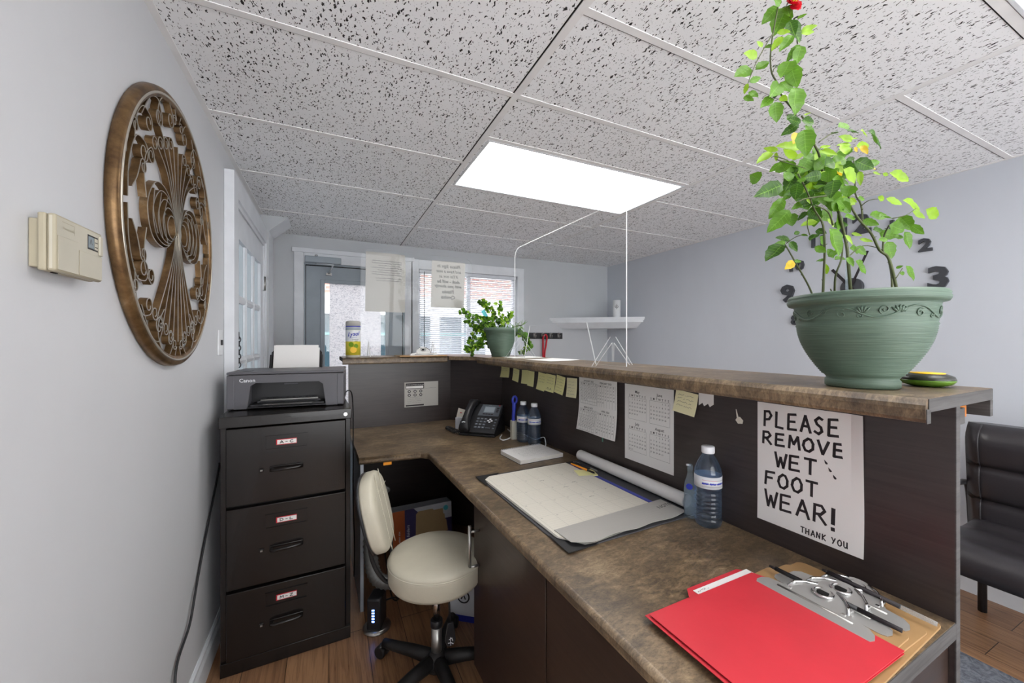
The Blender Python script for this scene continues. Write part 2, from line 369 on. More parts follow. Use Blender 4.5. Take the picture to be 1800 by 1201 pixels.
    def stroke(s, pts, w, k, T, z=0):                           # flat pen stroke lying in the xy plane of T
        pts = [Vector(p) for p in pts]
        for a, b in zip(pts, pts[1:]):
            d = b-a
            if d.length < 1e-7: continue
            d.normalize(); nn = Vector((-d.y, d.x))*w/2; a2 = a-d*w*.3; b2 = b+d*w*.3
            s.add([(*(a2+nn), z), (*(a2-nn), z), (*(b2-nn), z), (*(b2+nn), z)], [(0, 1, 2, 3)], k, False, T)
        return s
    def text(s, txt, size, k, T, ext=0, align='CENTER', shear=0, bold=0, sx=1):
        for (v, f) in [text_mesh(txt, ext, align, shear, bold)]:
            s.add([(p[0]*size*sx, p[1]*size, p[2]*(1 if ext else 0)) for p in v], f, k, False, T)
        return s
    def build(s, name, parent=None, loc=None, rotz=0):
        me = bpy.data.meshes.new(name); s.bm.to_mesh(me); s.bm.free()
        for k in s.mats: me.materials.append(M[k])
        o = bpy.data.objects.new(name, me); COL.objects.link(o)
        if parent is not None: o.parent = parent
        if loc is not None: o.location = loc; o.rotation_euler = (0, 0, rotz)
        return o
_TX = {}
def text_mesh(txt, ext, align, shear, bold):
    key = (txt, ext, align, shear, bold)
    if key not in _TX:
        cu = bpy.data.curves.new('t', 'FONT'); cu.body = txt; cu.size = 1; cu.align_x = align; cu.align_y = 'CENTER'
        cu.extrude = ext; cu.shear = shear; cu.offset = bold; cu.resolution_u = 2
        ob = bpy.data.objects.new('t', cu); COL.objects.link(ob)
        dg = bpy.context.evaluated_depsgraph_get(); dg.update()
        me = bpy.data.meshes.new_from_object(ob.evaluated_get(dg))
        _TX[key] = ([tuple(v.co) for v in me.vertices], [tuple(p.vertices) for p in me.polygons])
        bpy.data.objects.remove(ob); bpy.data.curves.remove(cu); bpy.data.meshes.remove(me)
    return _TX[key]

def empty(name, loc=(0, 0, 0), rotz=0, rot=None):
    o = bpy.data.objects.new(name, None); COL.objects.link(o); o.location = loc; o.empty_display_size = .05
    o.rotation_euler = rot if rot else (0, 0, rotz); return o
def tag(o, label, cat, group=None):
    o['label'] = label; o['category'] = cat
    if group: o['group'] = group
    return o
def thing(name, label, cat, loc=(0, 0, 0), rotz=0, group=None, rot=None): return tag(empty(name, loc, rotz, rot), label, cat, group)
def struct(o): o['kind'] = 'structure'; return o
def copy_tree(o, parent=None):
    c = o.copy(); COL.objects.link(c)
    if parent is not None: c.parent = parent
    for ch in list(o.children): copy_tree(ch, c)
    return c
CA = R(1.8)
def cw(x, y, z=0):                                              # the counter stands a little askew in the room
    return Vector((x*math.cos(CA)-y*math.sin(CA), x*math.sin(CA)+y*math.cos(CA), z))
def frame(o, x, y):                                          # matrix from an origin and two in-plane axes
    x = Vector(x).normalized(); y = Vector(y).normalized(); n = x.cross(y)
    m = Matrix((x, y, n)).transposed().to_4x4(); m.translation = Vector(o); return m
def bez(pts, n=8):                                              # smooth curve through points
    pts = [Vector(p) for p in pts]; out = []
    for i in range(len(pts)-1):
        p0 = pts[max(i-1, 0)]; p1 = pts[i]; p2 = pts[i+1]; p3 = pts[min(i+2, len(pts)-1)]
        for k in range(n):
            t = k/n
            out.append(.5*((2*p1)+(p2-p0)*t+(2*p0-5*p1+4*p2-p3)*t*t+(3*p1-p0-3*p2+p3)*t**3))
    return out+[pts[-1]]
RV = Vector((math.cos(YAW), -math.sin(YAW), 0)); FV = Vector((math.sin(YAW), math.cos(YAW), 0))
def at(px, py, depth):                                          # a point seen at (px, py) at a given distance
    return Vector((0, 0, H))+FV*depth+RV*((px-900)/FPX*depth)+Vector((0, 0, -(py-600.5)/FPX*depth))

# ------------------------------------------------------------ the setting
CZ = 2.28; XL, XR, YB, YF = -.455, 3.13, 3.87, -1.7
b = MB(); b.box(XL-.3, XR+.3, YF-.3, YB+.14, -.06, 0, 'floor'); struct(b.build('floor'))
# ceiling: mineral tiles between white tee bars, two openings for the light panels
LX0, LX1 = .665, 1.925
LY = [(1.665, 2.235), (-.21, .385), (-1.5, -.93)]  # last span is an unseen panel added for extra light
b = MB()
ys = [YF-.3]+[v for q in sorted(LY) for v in q]+[YB+.14]
b.box(XL-.3, LX0, ys[0], ys[-1], CZ, CZ+.02, 'tile'); b.box(LX1, XR+.3, ys[0], ys[-1], CZ, CZ+.02, 'tile')
for i in range(0, len(ys), 2): b.box(LX0, LX1, ys[i], ys[i+1], CZ, CZ+.02, 'tile')
b.box(XL-.3, XR+.3, ys[0], ys[-1], CZ+.16, CZ+.18, 'lightgrey')
struct(b.build('ceiling'))
b = MB()
for x in (.64, 1.945): b.box(x-.013, x+.013, YF, YB, CZ-.003, CZ, 'tee')
gy = [.10, .71, 1.325, 1.935, 2.535, 3.21]
for y in gy+[-.52, -1.13]: b.box(XL, .64, y-.012, y+.012, CZ-.0025, CZ+.0002, 'tee'); b.box(XL, .64, y+.0125, y+.0155, CZ-.0006, CZ+.0002, 'dark')
for y in (1.325, 1.652, 2.248, 2.6, 3.2, .398, -.222, .9): b.box(.64, 1.945, y-.012, y+.012, CZ-.0025, CZ+.0002, 'tee'); b.box(.64, 1.945, y+.0125, y+.0155, CZ-.0006, CZ+.0002, 'dark')
for y in (.10, .71, 1.325, 1.935, 2.535, 3.21): b.box(1.945, XR, y-.012, y+.012, CZ-.0025, CZ+.0002, 'tee'); b.box(1.945, XR, y+.0125, y+.0155, CZ-.0006, CZ+.0002, 'dark')
b.box(XL, XL+.02, YF, 3.34, CZ-.003, CZ+.0002, 'tee'); b.box(XR-.018, XR, YF, YB, CZ-.003, CZ+.0002, 'tee')
b.box(.622, .6265, YF, YB, CZ-.001, CZ, 'dark'); b.box(1.9588, 1.963, YF, YB, CZ-.001, CZ, 'dark')
struct(b.build('trim_1'))
for i, (y0, y1) in enumerate(LY):
    t = thing('ceiling_light', ['flat glowing ceiling light panel over the far part of the room', 'ceiling light panel at the top right corner of the photo', 'unseen ceiling light panel added behind the camera to brighten the room'][i], 'ceiling light', (1.295, (y0+y1)/2, CZ), group='ceiling light panels')
    hx, hy = (LX1-LX0)/2, (y1-y0)/2
    f = MB()
    for a in ((-hx, hx, -hy, -hy+.012), (-hx, hx, hy-.012, hy), (-hx, -hx+.012, -hy+.012, hy-.012), (hx-.012, hx, -hy+.012, hy-.012)): f.box(*a, -.004, .05, 'trim', .002)
    f.box(-hx, hx, -hy, hy, .06, .07, 'trim'); f.build('frame', t)
    MB().box(-hx+.012, hx-.012, -hy+.012, hy-.012, .004, .01, 'diffuser').build('diffuser', t)
# walls
b = MB(); b.box(XL-.12, XL, YF-.12, 2.41, 0, CZ+.02, 'wall_l'); b.box(XL-.12, XL, 3.31, YB+.12, 0, CZ+.02, 'wall_l'); b.box(XL-.12, XL, 2.41, 3.31, 2.03, CZ+.02, 'wall_l'); struct(b.build('wall_left'))
b = MB(); b.box(XR, XR+.12, YF-.12, YB+.12, 0, CZ+.02, 'wall_r'); struct(b.build('wall_right'))
FX0, FX1, FZ0, FZ1 = -.2, 2.9, .35, 2.12                         # unseen window added behind the camera to brighten ceiling and room
b = MB(); b.box(XL, FX0, YF-.12, YF, 0, CZ+.02, 'wall_l'); b.box(FX1, XR, YF-.12, YF, 0, CZ+.02, 'wall_l'); b.box(FX0, FX1, YF-.12, YF, 0, FZ0, 'wall_l'); b.box(FX0, FX1, YF-.12, YF, FZ1, CZ+.02, 'wall_l'); struct(b.build('wall_front'))
w2 = struct(empty('window_fill', (FX0, YF, FZ0))); f = MB(); a_, c_ = FX1-FX0, FZ1-FZ0
for q in ((0, .05, 0, c_), (a_-.05, a_, 0, c_), (.05, a_-.05, 0, .05), (.05, a_-.05, c_-.05, c_), (a_/2-.03, a_/2+.03, .05, c_-.05)): f.box(q[0], q[1], -.10, -.03, q[2], q[3], 'trim', .003)
f.build('window_frame', w2); MB().box(.05, a_-.05, -.07, -.064, .05, c_-.05, 'glass').build('pane', w2)
DX0, DX1, DZ = -.20, .665, 2.045
WX0, WX1, WZ0, WZ1 = .80, 1.885, 1.14, 2.065
b = MB()
b.box(XL, DX0, YB, YB+.12, 0, CZ+.02, 'wall_b'); b.box(DX1, WX0, YB, YB+.12, 0, CZ+.02, 'wall_b')
b.box(WX1, XR, YB, YB+.12, 0, CZ+.02, 'wall_b'); b.box(DX0, DX1, YB, YB+.12, DZ, CZ+.02, 'wall_b')
b.box(WX0, WX1, YB, YB+.12, WZ1, CZ+.02, 'wall_b'); b.box(WX0, WX1, YB, YB+.12, 0, WZ0, 'wall_b')
struct(b.build('wall_back'))
b = MB()                                                        # boxed-in corner, sloping underside; side and underside coloured lighter as if window-lit
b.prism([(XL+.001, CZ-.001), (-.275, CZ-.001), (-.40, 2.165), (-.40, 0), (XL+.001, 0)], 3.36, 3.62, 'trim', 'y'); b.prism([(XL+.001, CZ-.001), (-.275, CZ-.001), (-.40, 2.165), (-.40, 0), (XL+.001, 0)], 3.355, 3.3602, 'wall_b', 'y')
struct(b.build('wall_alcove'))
b = MB()
for x0, x1, y0, y1 in ((XL, XL+.012, YF, 2.25), (XR-.014, XR, YF, YB)):
    s1 = x0 if x0 < 0 else x1; d = 1 if x0 < 0 else -1
    bb = MB()
    bb.prism([(s1, 0), (s1+d*.014, 0), (s1+d*.014, .085), (s1+d*.009, .1), (s1+d*.009, .115), (s1+d*.003, .125), (s1, .125)], y0, y1, 'trim', 'y')
    struct(bb.build('baseboard_left' if d > 0 else 'baseboard_right'))
b.bm.free()
# exit door (grey steel with a tall lite)
d = struct(empty('door_1', (DX0, YB, 0)))
W = DX1-DX0
f = MB()
for a in ((-.075, 0, 0, DZ+.085), (W, W+.075, 0, DZ+.085), (0, W, DZ, DZ+.085)): f.box(a[0], a[1], -.02, 0, a[2], a[3], 'trim', .003)
f.box(-.09, W+.09, -.024, -.001, DZ+.085, DZ+.125, 'trim', .003)
f.box(0, .012, 0, .1, 0, DZ, 'steel'); f.box(W-.012, W, 0, .1, 0, DZ, 'steel'); f.box(.012, W-.012, 0, .1, DZ-.014, DZ, 'steel')
f.box(.012, .016, .022, .07, 0, DZ-.014, 'dark'); f.box(W-.016, W-.012, .022, .07, 0, DZ-.014, 'dark'); f.box(.016, W-.016, .022, .07, DZ-.02, DZ-.014, 'dark')
f.build('door_frame', d)
gx0, gx1, gz0, gz1 = .155, .70, .42, 1.885
p = MB()
p.box(.017, gx0, .02, .062, .012, DZ-.021, 'steel'); p.box(gx1, W-.017, .02, .062, .012, DZ-.021, 'steel')
p.box(gx0, gx1, .02, .062, gz1, DZ-.021, 'steel'); p.box(gx0, gx1, .02, .062, .012, gz0, 'steel')
p.build('door_leaf', d)
p = MB()
for a in ((gx0-.022, gx0+.012, gz0-.02, gz1+.022), (gx1-.012, gx1+.022, gz0-.02, gz1+.022), (gx0+.012, gx1-.012, gz1-.012, gz1+.022), (gx0+.012, gx1-.012, gz0-.02, gz0+.012)):
    p.box(a[0], a[1], .01, .0198, a[2], a[3], 'steel', .003)
p.build('lite_frame', d)
MB().box(gx0, gx1, .038, .042, gz0, gz1, 'glass').build('pane', d)
MB().box(gx0+.05, gx1-.05, .034, .0355, gz0, gz1, 'film').build('window_film', d)
c = MB(); c.box(.012, .30, -.075, -.03, DZ-.005, DZ+.05, 'steel', .006); c.cyl((.10, -.052, 0), .012, DZ+.05, DZ+.065, 'chrome', 12); cl = c.build('door_closer', d)
c = MB(); c.tube([(.10, -.052, DZ-.012), (.22, -.10, DZ-.02), (.235, -.1, DZ-.02)], .007, 'lightgrey', 8); c.tube([(.235, -.1, DZ-.02), (.20, .0, DZ-.085)], .007, 'lightgrey', 8)
c.box(.175, .225, -.002, .019, DZ-.1, DZ-.078, 'nickel', .003); c.build('closer_arm', cl)
c = MB(); c.lathe([(0, 0), (.028, 0), (.028, .008), (.01, .012), (.01, .04), (.027, .05), (.03, .062), (.02, .075), (0, .077)], 'nickel', 20, Matrix.Translation((W-.07, .02, .98)) @ Matrix.Rotation(R(90), 4, 'X')); c.build('door_knob', d)
# window with its casing
w = struct(empty('window_1', (WX0, YB, WZ0))); WW, WH = WX1-WX0, WZ1-WZ0
f = MB()
for a in ((-.075, 0, -.03, WH+.09), (WW, WW+.075, -.03, WH+.09), (0, WW, WH, WH+.09)): f.box(a[0], a[1], -.02, 0, a[2], a[3], 'trim', .003)
for a in ((0, .03, 0, WH), (WW-.03, WW, 0, WH), (.03, WW-.03, WH-.03, WH), (.03, WW-.03, 0, .03)): f.box(a[0], a[1], .045, .10, a[2], a[3], 'trim', .003)
f.box(WW/2-.018, WW/2+.018, .062, .1, .03, WH-.03, 'trim', .003)
f.build('window_frame', w)
MB().box(.03, WW-.03, .078, .082, .03, WH-.03, 'glass').build('pane', w)
MB().box(-.09, WW+.09, -.05, .045, -.03, 0, 'trim', .004).build('window_sill', w)
# french door on the left wall
d = struct(empty('door_2', (XL, 2.27, 0)))
f = MB()
f.box(.0005, .042, 0, .10, 0, 2.18, 'trim', .002); f.box(.0005, .042, 1.08, 1.17, 0, 2.18, 'trim', .002); f.box(.0005, .042, .10, 1.08, 2.07, 2.18, 'trim', .002)
f.box(.0005, .030, .10, .125, 0, 2.07, 'trim'); f.box(.0005, .030, 1.055, 1.08, 0, 2.07, 'trim'); f.box(.0005, .030, .125, 1.055, 2.045, 2.07, 'trim')
f.build('door_frame', d)
y0, y1 = .128, 1.052
cols = [(y0+.09+i*.255, y0+.09+i*.255+.215) for i in range(3)]; zc = [(.26+i*.335, .26+i*.335+.295) for i in range(5)]
p = MB()
p.box(.0005, .022, y0, cols[0][0], .01, 2.042, 'trim'); p.box(.0005, .022, cols[2][1], y1, .01, 2.042, 'trim')
p.box(.0005, .022, cols[0][0], cols[2][1], .01, zc[0][0], 'trim'); p.box(.0005, .022, cols[0][0], cols[2][1], zc[4][1], 2.042, 'trim')
for i in range(2): p.prism([(.0005, cols[i][1]), (.014, cols[i][1]), (.021, (cols[i][1]+cols[i+1][0])/2), (.014, cols[i+1][0]), (.0005, cols[i+1][0])], zc[0][0], zc[4][1], 'trim', 'z')
for j in range(4):
    z0, z1 = zc[j][1], zc[j+1][0]
    for i in range(3): p.prism([(.0005, z0), (.014, z0), (.0205, (z0+z1)/2), (.014, z1), (.0005, z1)], cols[i][0], cols[i][1], 'trim', 'y')
p.build('door_leaf', d)
for (a0, a1) in cols:
    for (z0, z1) in zc: MB().box(.001, .004, a0+.0005, a1-.0005, z0+.0005, z1-.0005, 'obscure').build('pane', d)
for z in (1.72, .25, 1.0):
    h = MB(); h.box(.022, .03, 1.03, 1.056, z, z+.1, 'trim', .002); h.tube([(.034, 1.053, z), (.034, 1.053, z+.1)], .006, 'nickel', 8); h.build('hinge', d)
h = MB(); h.lathe([(0, 0), (.03, 0), (.03, .006), (.01, .01), (.01, .035), (.026, .045), (.028, .056), (0, .066)], 'black', 20, Matrix.Translation((.022, .17, 1.0)) @ Matrix.Rotation(R(90), 4, 'Y')); h.build('door_knob', d)
h = MB()
for i in range(7):
    a = Matrix.Translation((.03, .175, 1.36-i*.022)) @ Matrix.Rotation(R(90*(i % 2)), 4, 'Z')
    h.tube([a @ Vector((.008*math.cos(q*math.pi/5), 0, .014*math.sin(q*math.pi/5))) for q in range(11)], .0028, 'black', 6, caps=False)
h.box(.022, .032, .165, .185, 1.36, 1.40, 'black', .002); h.build('door_chain', d)
# ------------------------------------------------------------ outside
b = MB(); b.box(-14, 18, YB+.12, 30, -.25, -.15, 'asphalt'); struct(b.build('floor_outside'))
bd = thing('shop_building', 'red brick building with shop front windows across the street', 'building', (2.0, 13, -.15))
m = MB(); m.box(-9, 9, 0, 4, 2.9, 8, 'brick'); m.box(-9, 9, -.05, 0, 5.6, 5.9, 'stucco'); m.box(-9, 9, .1, 4, 0, .5, 'brick'); m.build('wall', bd)
m = MB(); m.box(-9, 9, -.12, .1, 2.35, 2.95, 'stucco'); m.build('sign_band', bd)
for i in range(9):
    x = -8.6+i*2; m = MB(); m.box(x, x+1.7, .12, .2, .5, 2.35, 'shopglass'); m.box(x-.15, x, .02, .2, .5, 2.35, 'stucco'); m.box(x+1.7, x+1.85, .02, .2, .5, 2.35, 'stucco'); m.box(x+.8, x+.88, .05, .12, .5, 2.35, 'trim'); m.box(x, x+1.7, .03, .12, 1.7, 1.78, 'teal'); m.build('shop_window', bd)
for i in range(5):
    x = -7.5+i*3.2; m = MB(); m.box(x, x+1.2, -.04, .03, 3.7, 5.1, 'trim'); m.box(x+.08, x+1.12, -.05, -.04, 3.78, 5.02, 'shopglass'); m.build('upper_window', bd)

# ------------------------------------------------------------ reception counter
DT, CT = .77, 1.245                                             # desk top, counter top heights
t = thing('reception_counter', 'dark espresso reception counter with tall panels wrapping round the desk', 'counter', cw(0, 0), CA)
m = MB(); m.box(1.18, 1.20, .30, 2.47, 0, CT-.0265, 'espresso'); m.box(1.1795, 1.2005, .2985, .3005, 0, CT-.0265, 'edge'); m.build('long_panel', t)
m = MB(); m.prism([(.905, 2.785), (1.18, 2.475), (1.20, 2.475), (.92, 2.80)], 0, CT-.0265, 'espresso'); m.build('corner_panel', t)
m = MB(); m.box(.205, .925, 2.785, 2.803, 0, CT-.0265, 'espresso'); m.build('left_panel', t)
m = MB(); m.box(.207, .222, 2.07, 2.784, 0, DT-.036, 'melamine'); m.box(.222, .225, 2.07, 2.784, 0, DT-.036, 'espresso'); m.build('end_panel', t)
m = MB(); m.box(1.2005, 1.275, .31, .335, CT-.075, CT-.0405, 'edge'); m.box(1.276, 1.325, .32, .36, CT-.066, CT-.0405, 'wood'); m.build('brace', t, )
# upper counter slabs
def rolled_slab(name, label, poly, nose, z0, z1, drop, parent_loc, cat='counter top'):
    o = MB(); o.prism(poly, z0, z1, 'worktop', bev=.012, seg=4, cond=lambda e: all(abs((v.co.x-nose[0])*nose[2]+(v.co.y-nose[1])*nose[3]) < 1e-4 for v in e.verts) and abs(e.verts[0].co.z-e.verts[1].co.z) < 1e-5 and e.verts[0].co.z > z1-1e-4)
    return o
t = thing('counter_top', 'long brown stone-pattern counter top holding the big green flower pot', 'counter top', cw(0, 0), CA)
o = rolled_slab('', '', [(.995, .29), (1.36, .29), (1.36, 2.60), (1.14, 3.05), (.90, 3.05), (.90, 2.86), (.86, 2.68), (.995, 2.50)], (.995, 0, 1, 0), CT-.026, CT, 0, None)
o.box(1.006, 1.36, .2885, .29, CT-.0255, CT-.001, 'edge'); o.build('slab', t)
o = MB(); o.prism([(1.014, CT-.047), (1.002, CT-.045), (.996, CT-.038), (.9935, CT-.02), (.995, CT-.013), (1.014, CT-.026)], .29, 2.485, 'worktop', 'y'); o.box(.997, 1.014, .2885, .2902, CT-.046, CT-.02, 'edge'); o.build('front_edge', t)
o = MB(); o.box(1.342, 1.3605, .2885, 2.5, CT-.062, CT-.0262, 'edge'); o.build('back_edge', t)
t = thing('counter_top', 'short left-hand brown counter top holding the yellow wipes canister', 'counter top', cw(0, 0), CA)
o = rolled_slab('', '', [(.165, 2.70), (.858, 2.70), (.898, 2.87), (.898, 3.05), (.165, 3.05)], (0, 2.70, 0, 1), CT-.026, CT, 0, None); o.box(.1638, .1652, 2.705, 3.05, CT-.0255, CT-.001, 'edge'); o.build('slab', t)
o = MB(); o.prism([(2.716, CT-.044), (2.705, CT-.043), (2.699, CT-.036), (2.6985, CT-.02), (2.70, CT-.013), (2.716, CT-.026)], .165, .855, 'worktop', 'x'); o.box(.1638, .1652, 2.70, 2.72, CT-.043, CT-.02, 'edge'); o.build('front_edge', t)
# lower worktop, L shaped with a rolled front
t = thing('worktop', 'brown stone-pattern laminate desk top running in an L below the counter', 'worktop', cw(0, 0), CA)
poly = [(.20, 2.06), (.498, 2.03), (.528, 2.0), (.53, 1.98), (.53, .30), (1.178, .30), (1.178, 2.472), (.903, 2.783), (.2052, 2.783)]
o = MB(); o.prism(poly, DT-.034, DT, 'worktop', bev=.011, seg=4, cond=lambda e: e.verts[0].co.x < .6 and e.verts[1].co.x < .6 and abs(e.verts[0].co.z-e.verts[1].co.z) < 1e-5 and max(v.co.y for v in e.verts) < 2.2 and min(v.co.x for v in e.verts) > .15)
o.box(.56, 1.178, .2982, .2999, DT-.033, DT-.001, 'edge'); o.build('slab', t)
# base cabinet under the desk
t = thing('base_cabinet', 'dark espresso cabinet under the desk with a steel bar handle', 'cabinet', cw(0, 0), CA)
o = MB(); o.box(.582, 1.178, .31, 1.425, .08, DT-.036, 'door'); o.box(.64, 1.15, .32, 1.40, 0, .08, 'dark'); o.build('body', t)
for (a, c) in ((.899, 1.428), (.312, .893)):
    o = MB(); o.box(.560, .580, a, c, .085, DT-.042, 'door', .0015); dr = o.build('door', t)
    y = c-.052 if c > 1 else a+.04
    o = MB(); o.tube([(.522, y, .476), (.522, y, .657)], .0065, 'nickel', 12)
    for z in (.50, .632): o.tube([(.522, y, z), (.559, y, z)], .005, 'nickel', 10)
    o.build('handle', dr)
o = MB(); o.box(-.02, .02, -.0012, 0, -.007, .007, 'orange'); tag(o.build('paper_tag', None, cw(.34, 2.0465, DT-.045), CA), 'small orange tag stuck under the front edge of the desk', 'tag')
bpy.data.objects['paper_tag'].location = cw(.335, 2.055, DT-.042)

# ------------------------------------------------------------ filing cabinet
t = thing('filing_cabinet', 'black steel three drawer filing cabinet against the white wall', 'filing cabinet', (-.152, 1.90, 0), R(2.2))
o = MB()
hx = .242
o.box(-hx, -hx+.02, .02, .62, 0, 1.0, 'cabinet', .002); o.box(hx-.02, hx, .02, .62, 0, 1.0, 'cabinet', .002); o.box(-hx, hx, .60, .62, 0, 1.0, 'cabinet')
o.box(-hx-.004, hx+.004, .004, .625, 1.0, 1.046, 'cabinet', .003); o.box(-hx, hx, .01, .60, 0, .055, 'cabinet', .002)
o.box(-hx+.02, hx-.02, .03, .59, .06, .99, 'dark'); o.box(-.022, .022, .0025, .004, 1.014, 1.03, 'cabinet', .0005)
o.build('body', t)
o = MB(); o.cyl((0, 0, 0), .009, 0, .006, 'chrome', 16, .001, Matrix.Translation((hx-.022, .004, 1.022)) @ Matrix.Rotation(R(90), 4, 'X')); o.build('lock', t)
LET = {  # pen strokes of capital letters in a 0..1 box
 'A': [[(0, 0), (.45, 1), (.95, 0)], [(.18, .36), (.75, .36)]], 'C': [[(.85, .85), (.55, 1), (.15, .8), (0, .45), (.2, .08), (.6, 0), (.9, .15)]], 'D': [[(0, 1), (.05, 0)], [(-.1, .95), (.5, .95), (.85, .6), (.75, .2), (.0, 0)]],
 'E': [[(.8, 1), (.05, .95), (0, 0), (.85, .04)], [(.02, .5), (.7, .53)]], 'F': [[(.95, 1), (.1, .95), (0, 0)], [(.05, .52), (.7, .55)]], 'H': [[(0, 1), (0, 0)], [(.8, 1), (.8, 0)], [(0, .5), (.8, .5)]],
 'K': [[(0, 1), (0, 0)], [(.75, 1), (.02, .45), (.8, 0)]], 'L': [[(.05, 1), (0, .03), (.75, 0)]], 'M': [[(0, 0), (.1, 1), (.45, .35), (.85, 1), (1, 0)]], 'N': [[(0, 0), (.03, 1), (.75, 0), (.8, 1)]],
 'O': [[(.45, 1), (.1, .75), (0, .4), (.2, .05), (.55, 0), (.88, .25), (.9, .65), (.7, .95), (.45, 1)]], 'P': [[(.05, 1), (0, 0)], [(.0, .97), (.55, 1), (.8, .75), (.55, .48), (.05, .42)]], 'R': [[(.05, 1), (0, 0)], [(.0, .97), (.55, 1), (.78, .75), (.5, .5), (.05, .45)], [(.3, .47), (.85, 0)]],
 'S': [[(.75, .9), (.45, 1), (.1, .8), (.25, .58), (.62, .42), (.72, .18), (.4, 0), (.02, .12)]], 'T': [[(0, .98), (.95, 1)], [(.48, 1), (.45, 0)]], 'U': [[(0, 1), (.05, .2), (.35, 0), (.7, .2), (.75, 1)], [(.75, 1), (.8, .0)]], 'V': [[(0, 1), (.4, 0), (.9, 1)]],
 'W': [[(0, 1), (.25, 0), (.5, .7), (.75, 0), (1.05, 1)]], 'Y': [[(0, 1), (.4, .5)], [(.85, 1), (.25, 0)]], 'Z': [[(0, .95), (.8, 1), (.0, 0), (.85, .05)]], '!': [[(.2, 1), (.12, .3)], [(.1, .08), (.12, 0)]], '-': [[(.15, .45), (.7, .5)]], ' ': [],
 'B': [[(.05, 1), (0, 0)], [(0, 1), (.6, .9), (.55, .6), (.05, .53), (.75, .4), (.65, .05), (0, 0)]], 'G': [[(.85, .85), (.5, 1), (.05, .6), (.1, .2), (.5, 0), (.9, .2), (.9, .45), (.55, .45)]], 'I': [[(.2, 1), (.2, 0)]], 'J': [[(.7, 1), (.65, .2), (.35, 0), (.05, .2)]],
}
def pen(mb, txt, x, y, w, h, sw, k, T, rise=0, gap=.28, z=.0006):  # handwriting: txt fitted in a width w, capital height h
    n = sum(1.0 if c != ' ' else .6 for c in txt); adv = w/(n-gap*.9) if n > 1 else w
    cx = x
    for c in txt:
        for st in LET.get(c, []): mb.stroke([(cx+p[0]*adv*(1-gap), y+p[1]*h+(cx-x)*rise) for p in st], sw, k, T, z)
        cx += adv*(1.0 if c != ' ' else .6)
for i, (z0, z1, txt) in enumerate(((.062, .335, 'M-Z'), (.347, .672, 'D-L'), (.684, .996, 'A-C'))):
    o = MB(); o.box(-hx+.022, hx-.022, 0, .03, z0, z1, 'cabinet', .003); dr = o.build('drawer', t)
    zc_ = z0+(z1-z0)*.78
    o = MB(); fx = -.01
    o.box(fx-.078, fx+.078, -.0045, -.0002, zc_-.029, zc_-.026, 'cabinet'); o.box(fx-.078, fx+.078, -.0045, -.0002, zc_+.026, zc_+.029, 'cabinet')
    o.box(fx-.078, fx-.075, -.0045, -.0002, zc_-.026, zc_+.026, 'cabinet'); o.box(fx+.075, fx+.078, -.0045, -.0002, zc_-.026, zc_+.026, 'cabinet'); o.build('label_holder', dr)
    T = frame((fx, -.0032, zc_), (1, 0, 0), (0, 0, 1))
    o = MB(); o.box(-.038, .038, -.0115, .0115, -.0028, 0, 'redcord', T=T); o.box(-.034, .0365, -.009, .009, -.002, .0006, 'paper', T=T)
    pen(o, txt, -.024, -.005, .05, .0105, .0026, 'ink', T, z=.0012); o.build('label_card', dr)
    zh = z0+(z1-z0)*.43
    o = MB(); o.tube([(fx-.055, -.0005, zh), (fx-.055, -.02, zh), (fx-.045, -.026, zh), (fx+.045, -.026, zh+.002), (fx+.055, -.02, zh+.002), (fx+.055, -.0005, zh)], .0065, 'cabinet', 8); o.box(fx-.062, fx+.062, -.005, -.0003, zh-.011, zh+.011, 'cabinet', .002); o.build('handle', dr)
    o = MB(); o.box(fx-.098, fx-.082, -.006, -.0003, zh-.007, zh+.007, 'cabinet', .002); o.box(fx-.094, fx-.086, -.012, -.006, zh-.002, zh+.002, 'nickel'); o.build('thumb_latch', dr)
# ------------------------------------------------------------ printer and its paper
t = thing('printer', 'charcoal grey inkjet printer on top of the black filing cabinet', 'printer', (-.170, 2.045, 1.0465), R(-4))
o = MB(); w_ = .235; h_ = .168; D = .30
o.box(-w_, w_, .12, D, .004, h_-.012, 'printer', .006); o.box(-w_, -w_+.03, .0, .12, .004, h_-.014, 'printer', .004); o.box(w_-.03, w_, 0, .12, .004, h_-.014, 'printer', .004)
o.prism([(-w_+.028, .004), (-.158, .004), (-.145, .105), (-.128, .118), (.128, .118), (.145, .105), (.158, .004), (w_-.028, .004), (w_-.028, h_-.014), (-w_+.028, h_-.014)], 0, .022, 'printer', 'y')
o.box(-.2, .2, .022, .12, .118, h_-.014, 'printer'); o.box(-.2, -.163, .022, .12, .004, .118, 'printer'); o.box(.163, .2, .022, .12, .004, .118, 'printer')
o.box(-.162, .162, .10, .119, .02, .118, 'black'); o.box(-.03, .03, .095, .1, .098, .106, 'printer', .002)
for x in (-w_+.03, w_-.05):
    for y in (.03, .25): o.box(x, x+.02, y, y+.02, 0, .005, 'rubber')
T = frame((-w_+.078, -.0006, h_-.038), (1, 0, 0), (0, 0, 1)); o.text('Canon', .023, 'cap', T, 0, bold=.012)
o.build('body', t)
o = MB(); o.box(-w_, w_, -.002, D, h_-.012, h_, 'printer', .004); o.box(-w_+.02, -w_+.08, .06, .1, h_, h_+.001, 'black'); o.build('lid', t)
o = MB(); o.box(-.15, .15, .004, .10, .012, .022, 'black', .002); o.box(-.12, .12, .06, .075, .03, .036, 'nickel', .001); o.box(-.13, .13, .05, .06, .022, .03, 'black')
for i in range(9): o.box(-.115+i*.027, -.1+i*.027, .072, .078, .036, .040, 'black')
o.box(-.1, .1, -.004, .006, .018, .023, 'nickel', .002); o.box(-.16, .16, -.003, .1, .006, .011, 'printer', .002); o.build('output_tray', t)
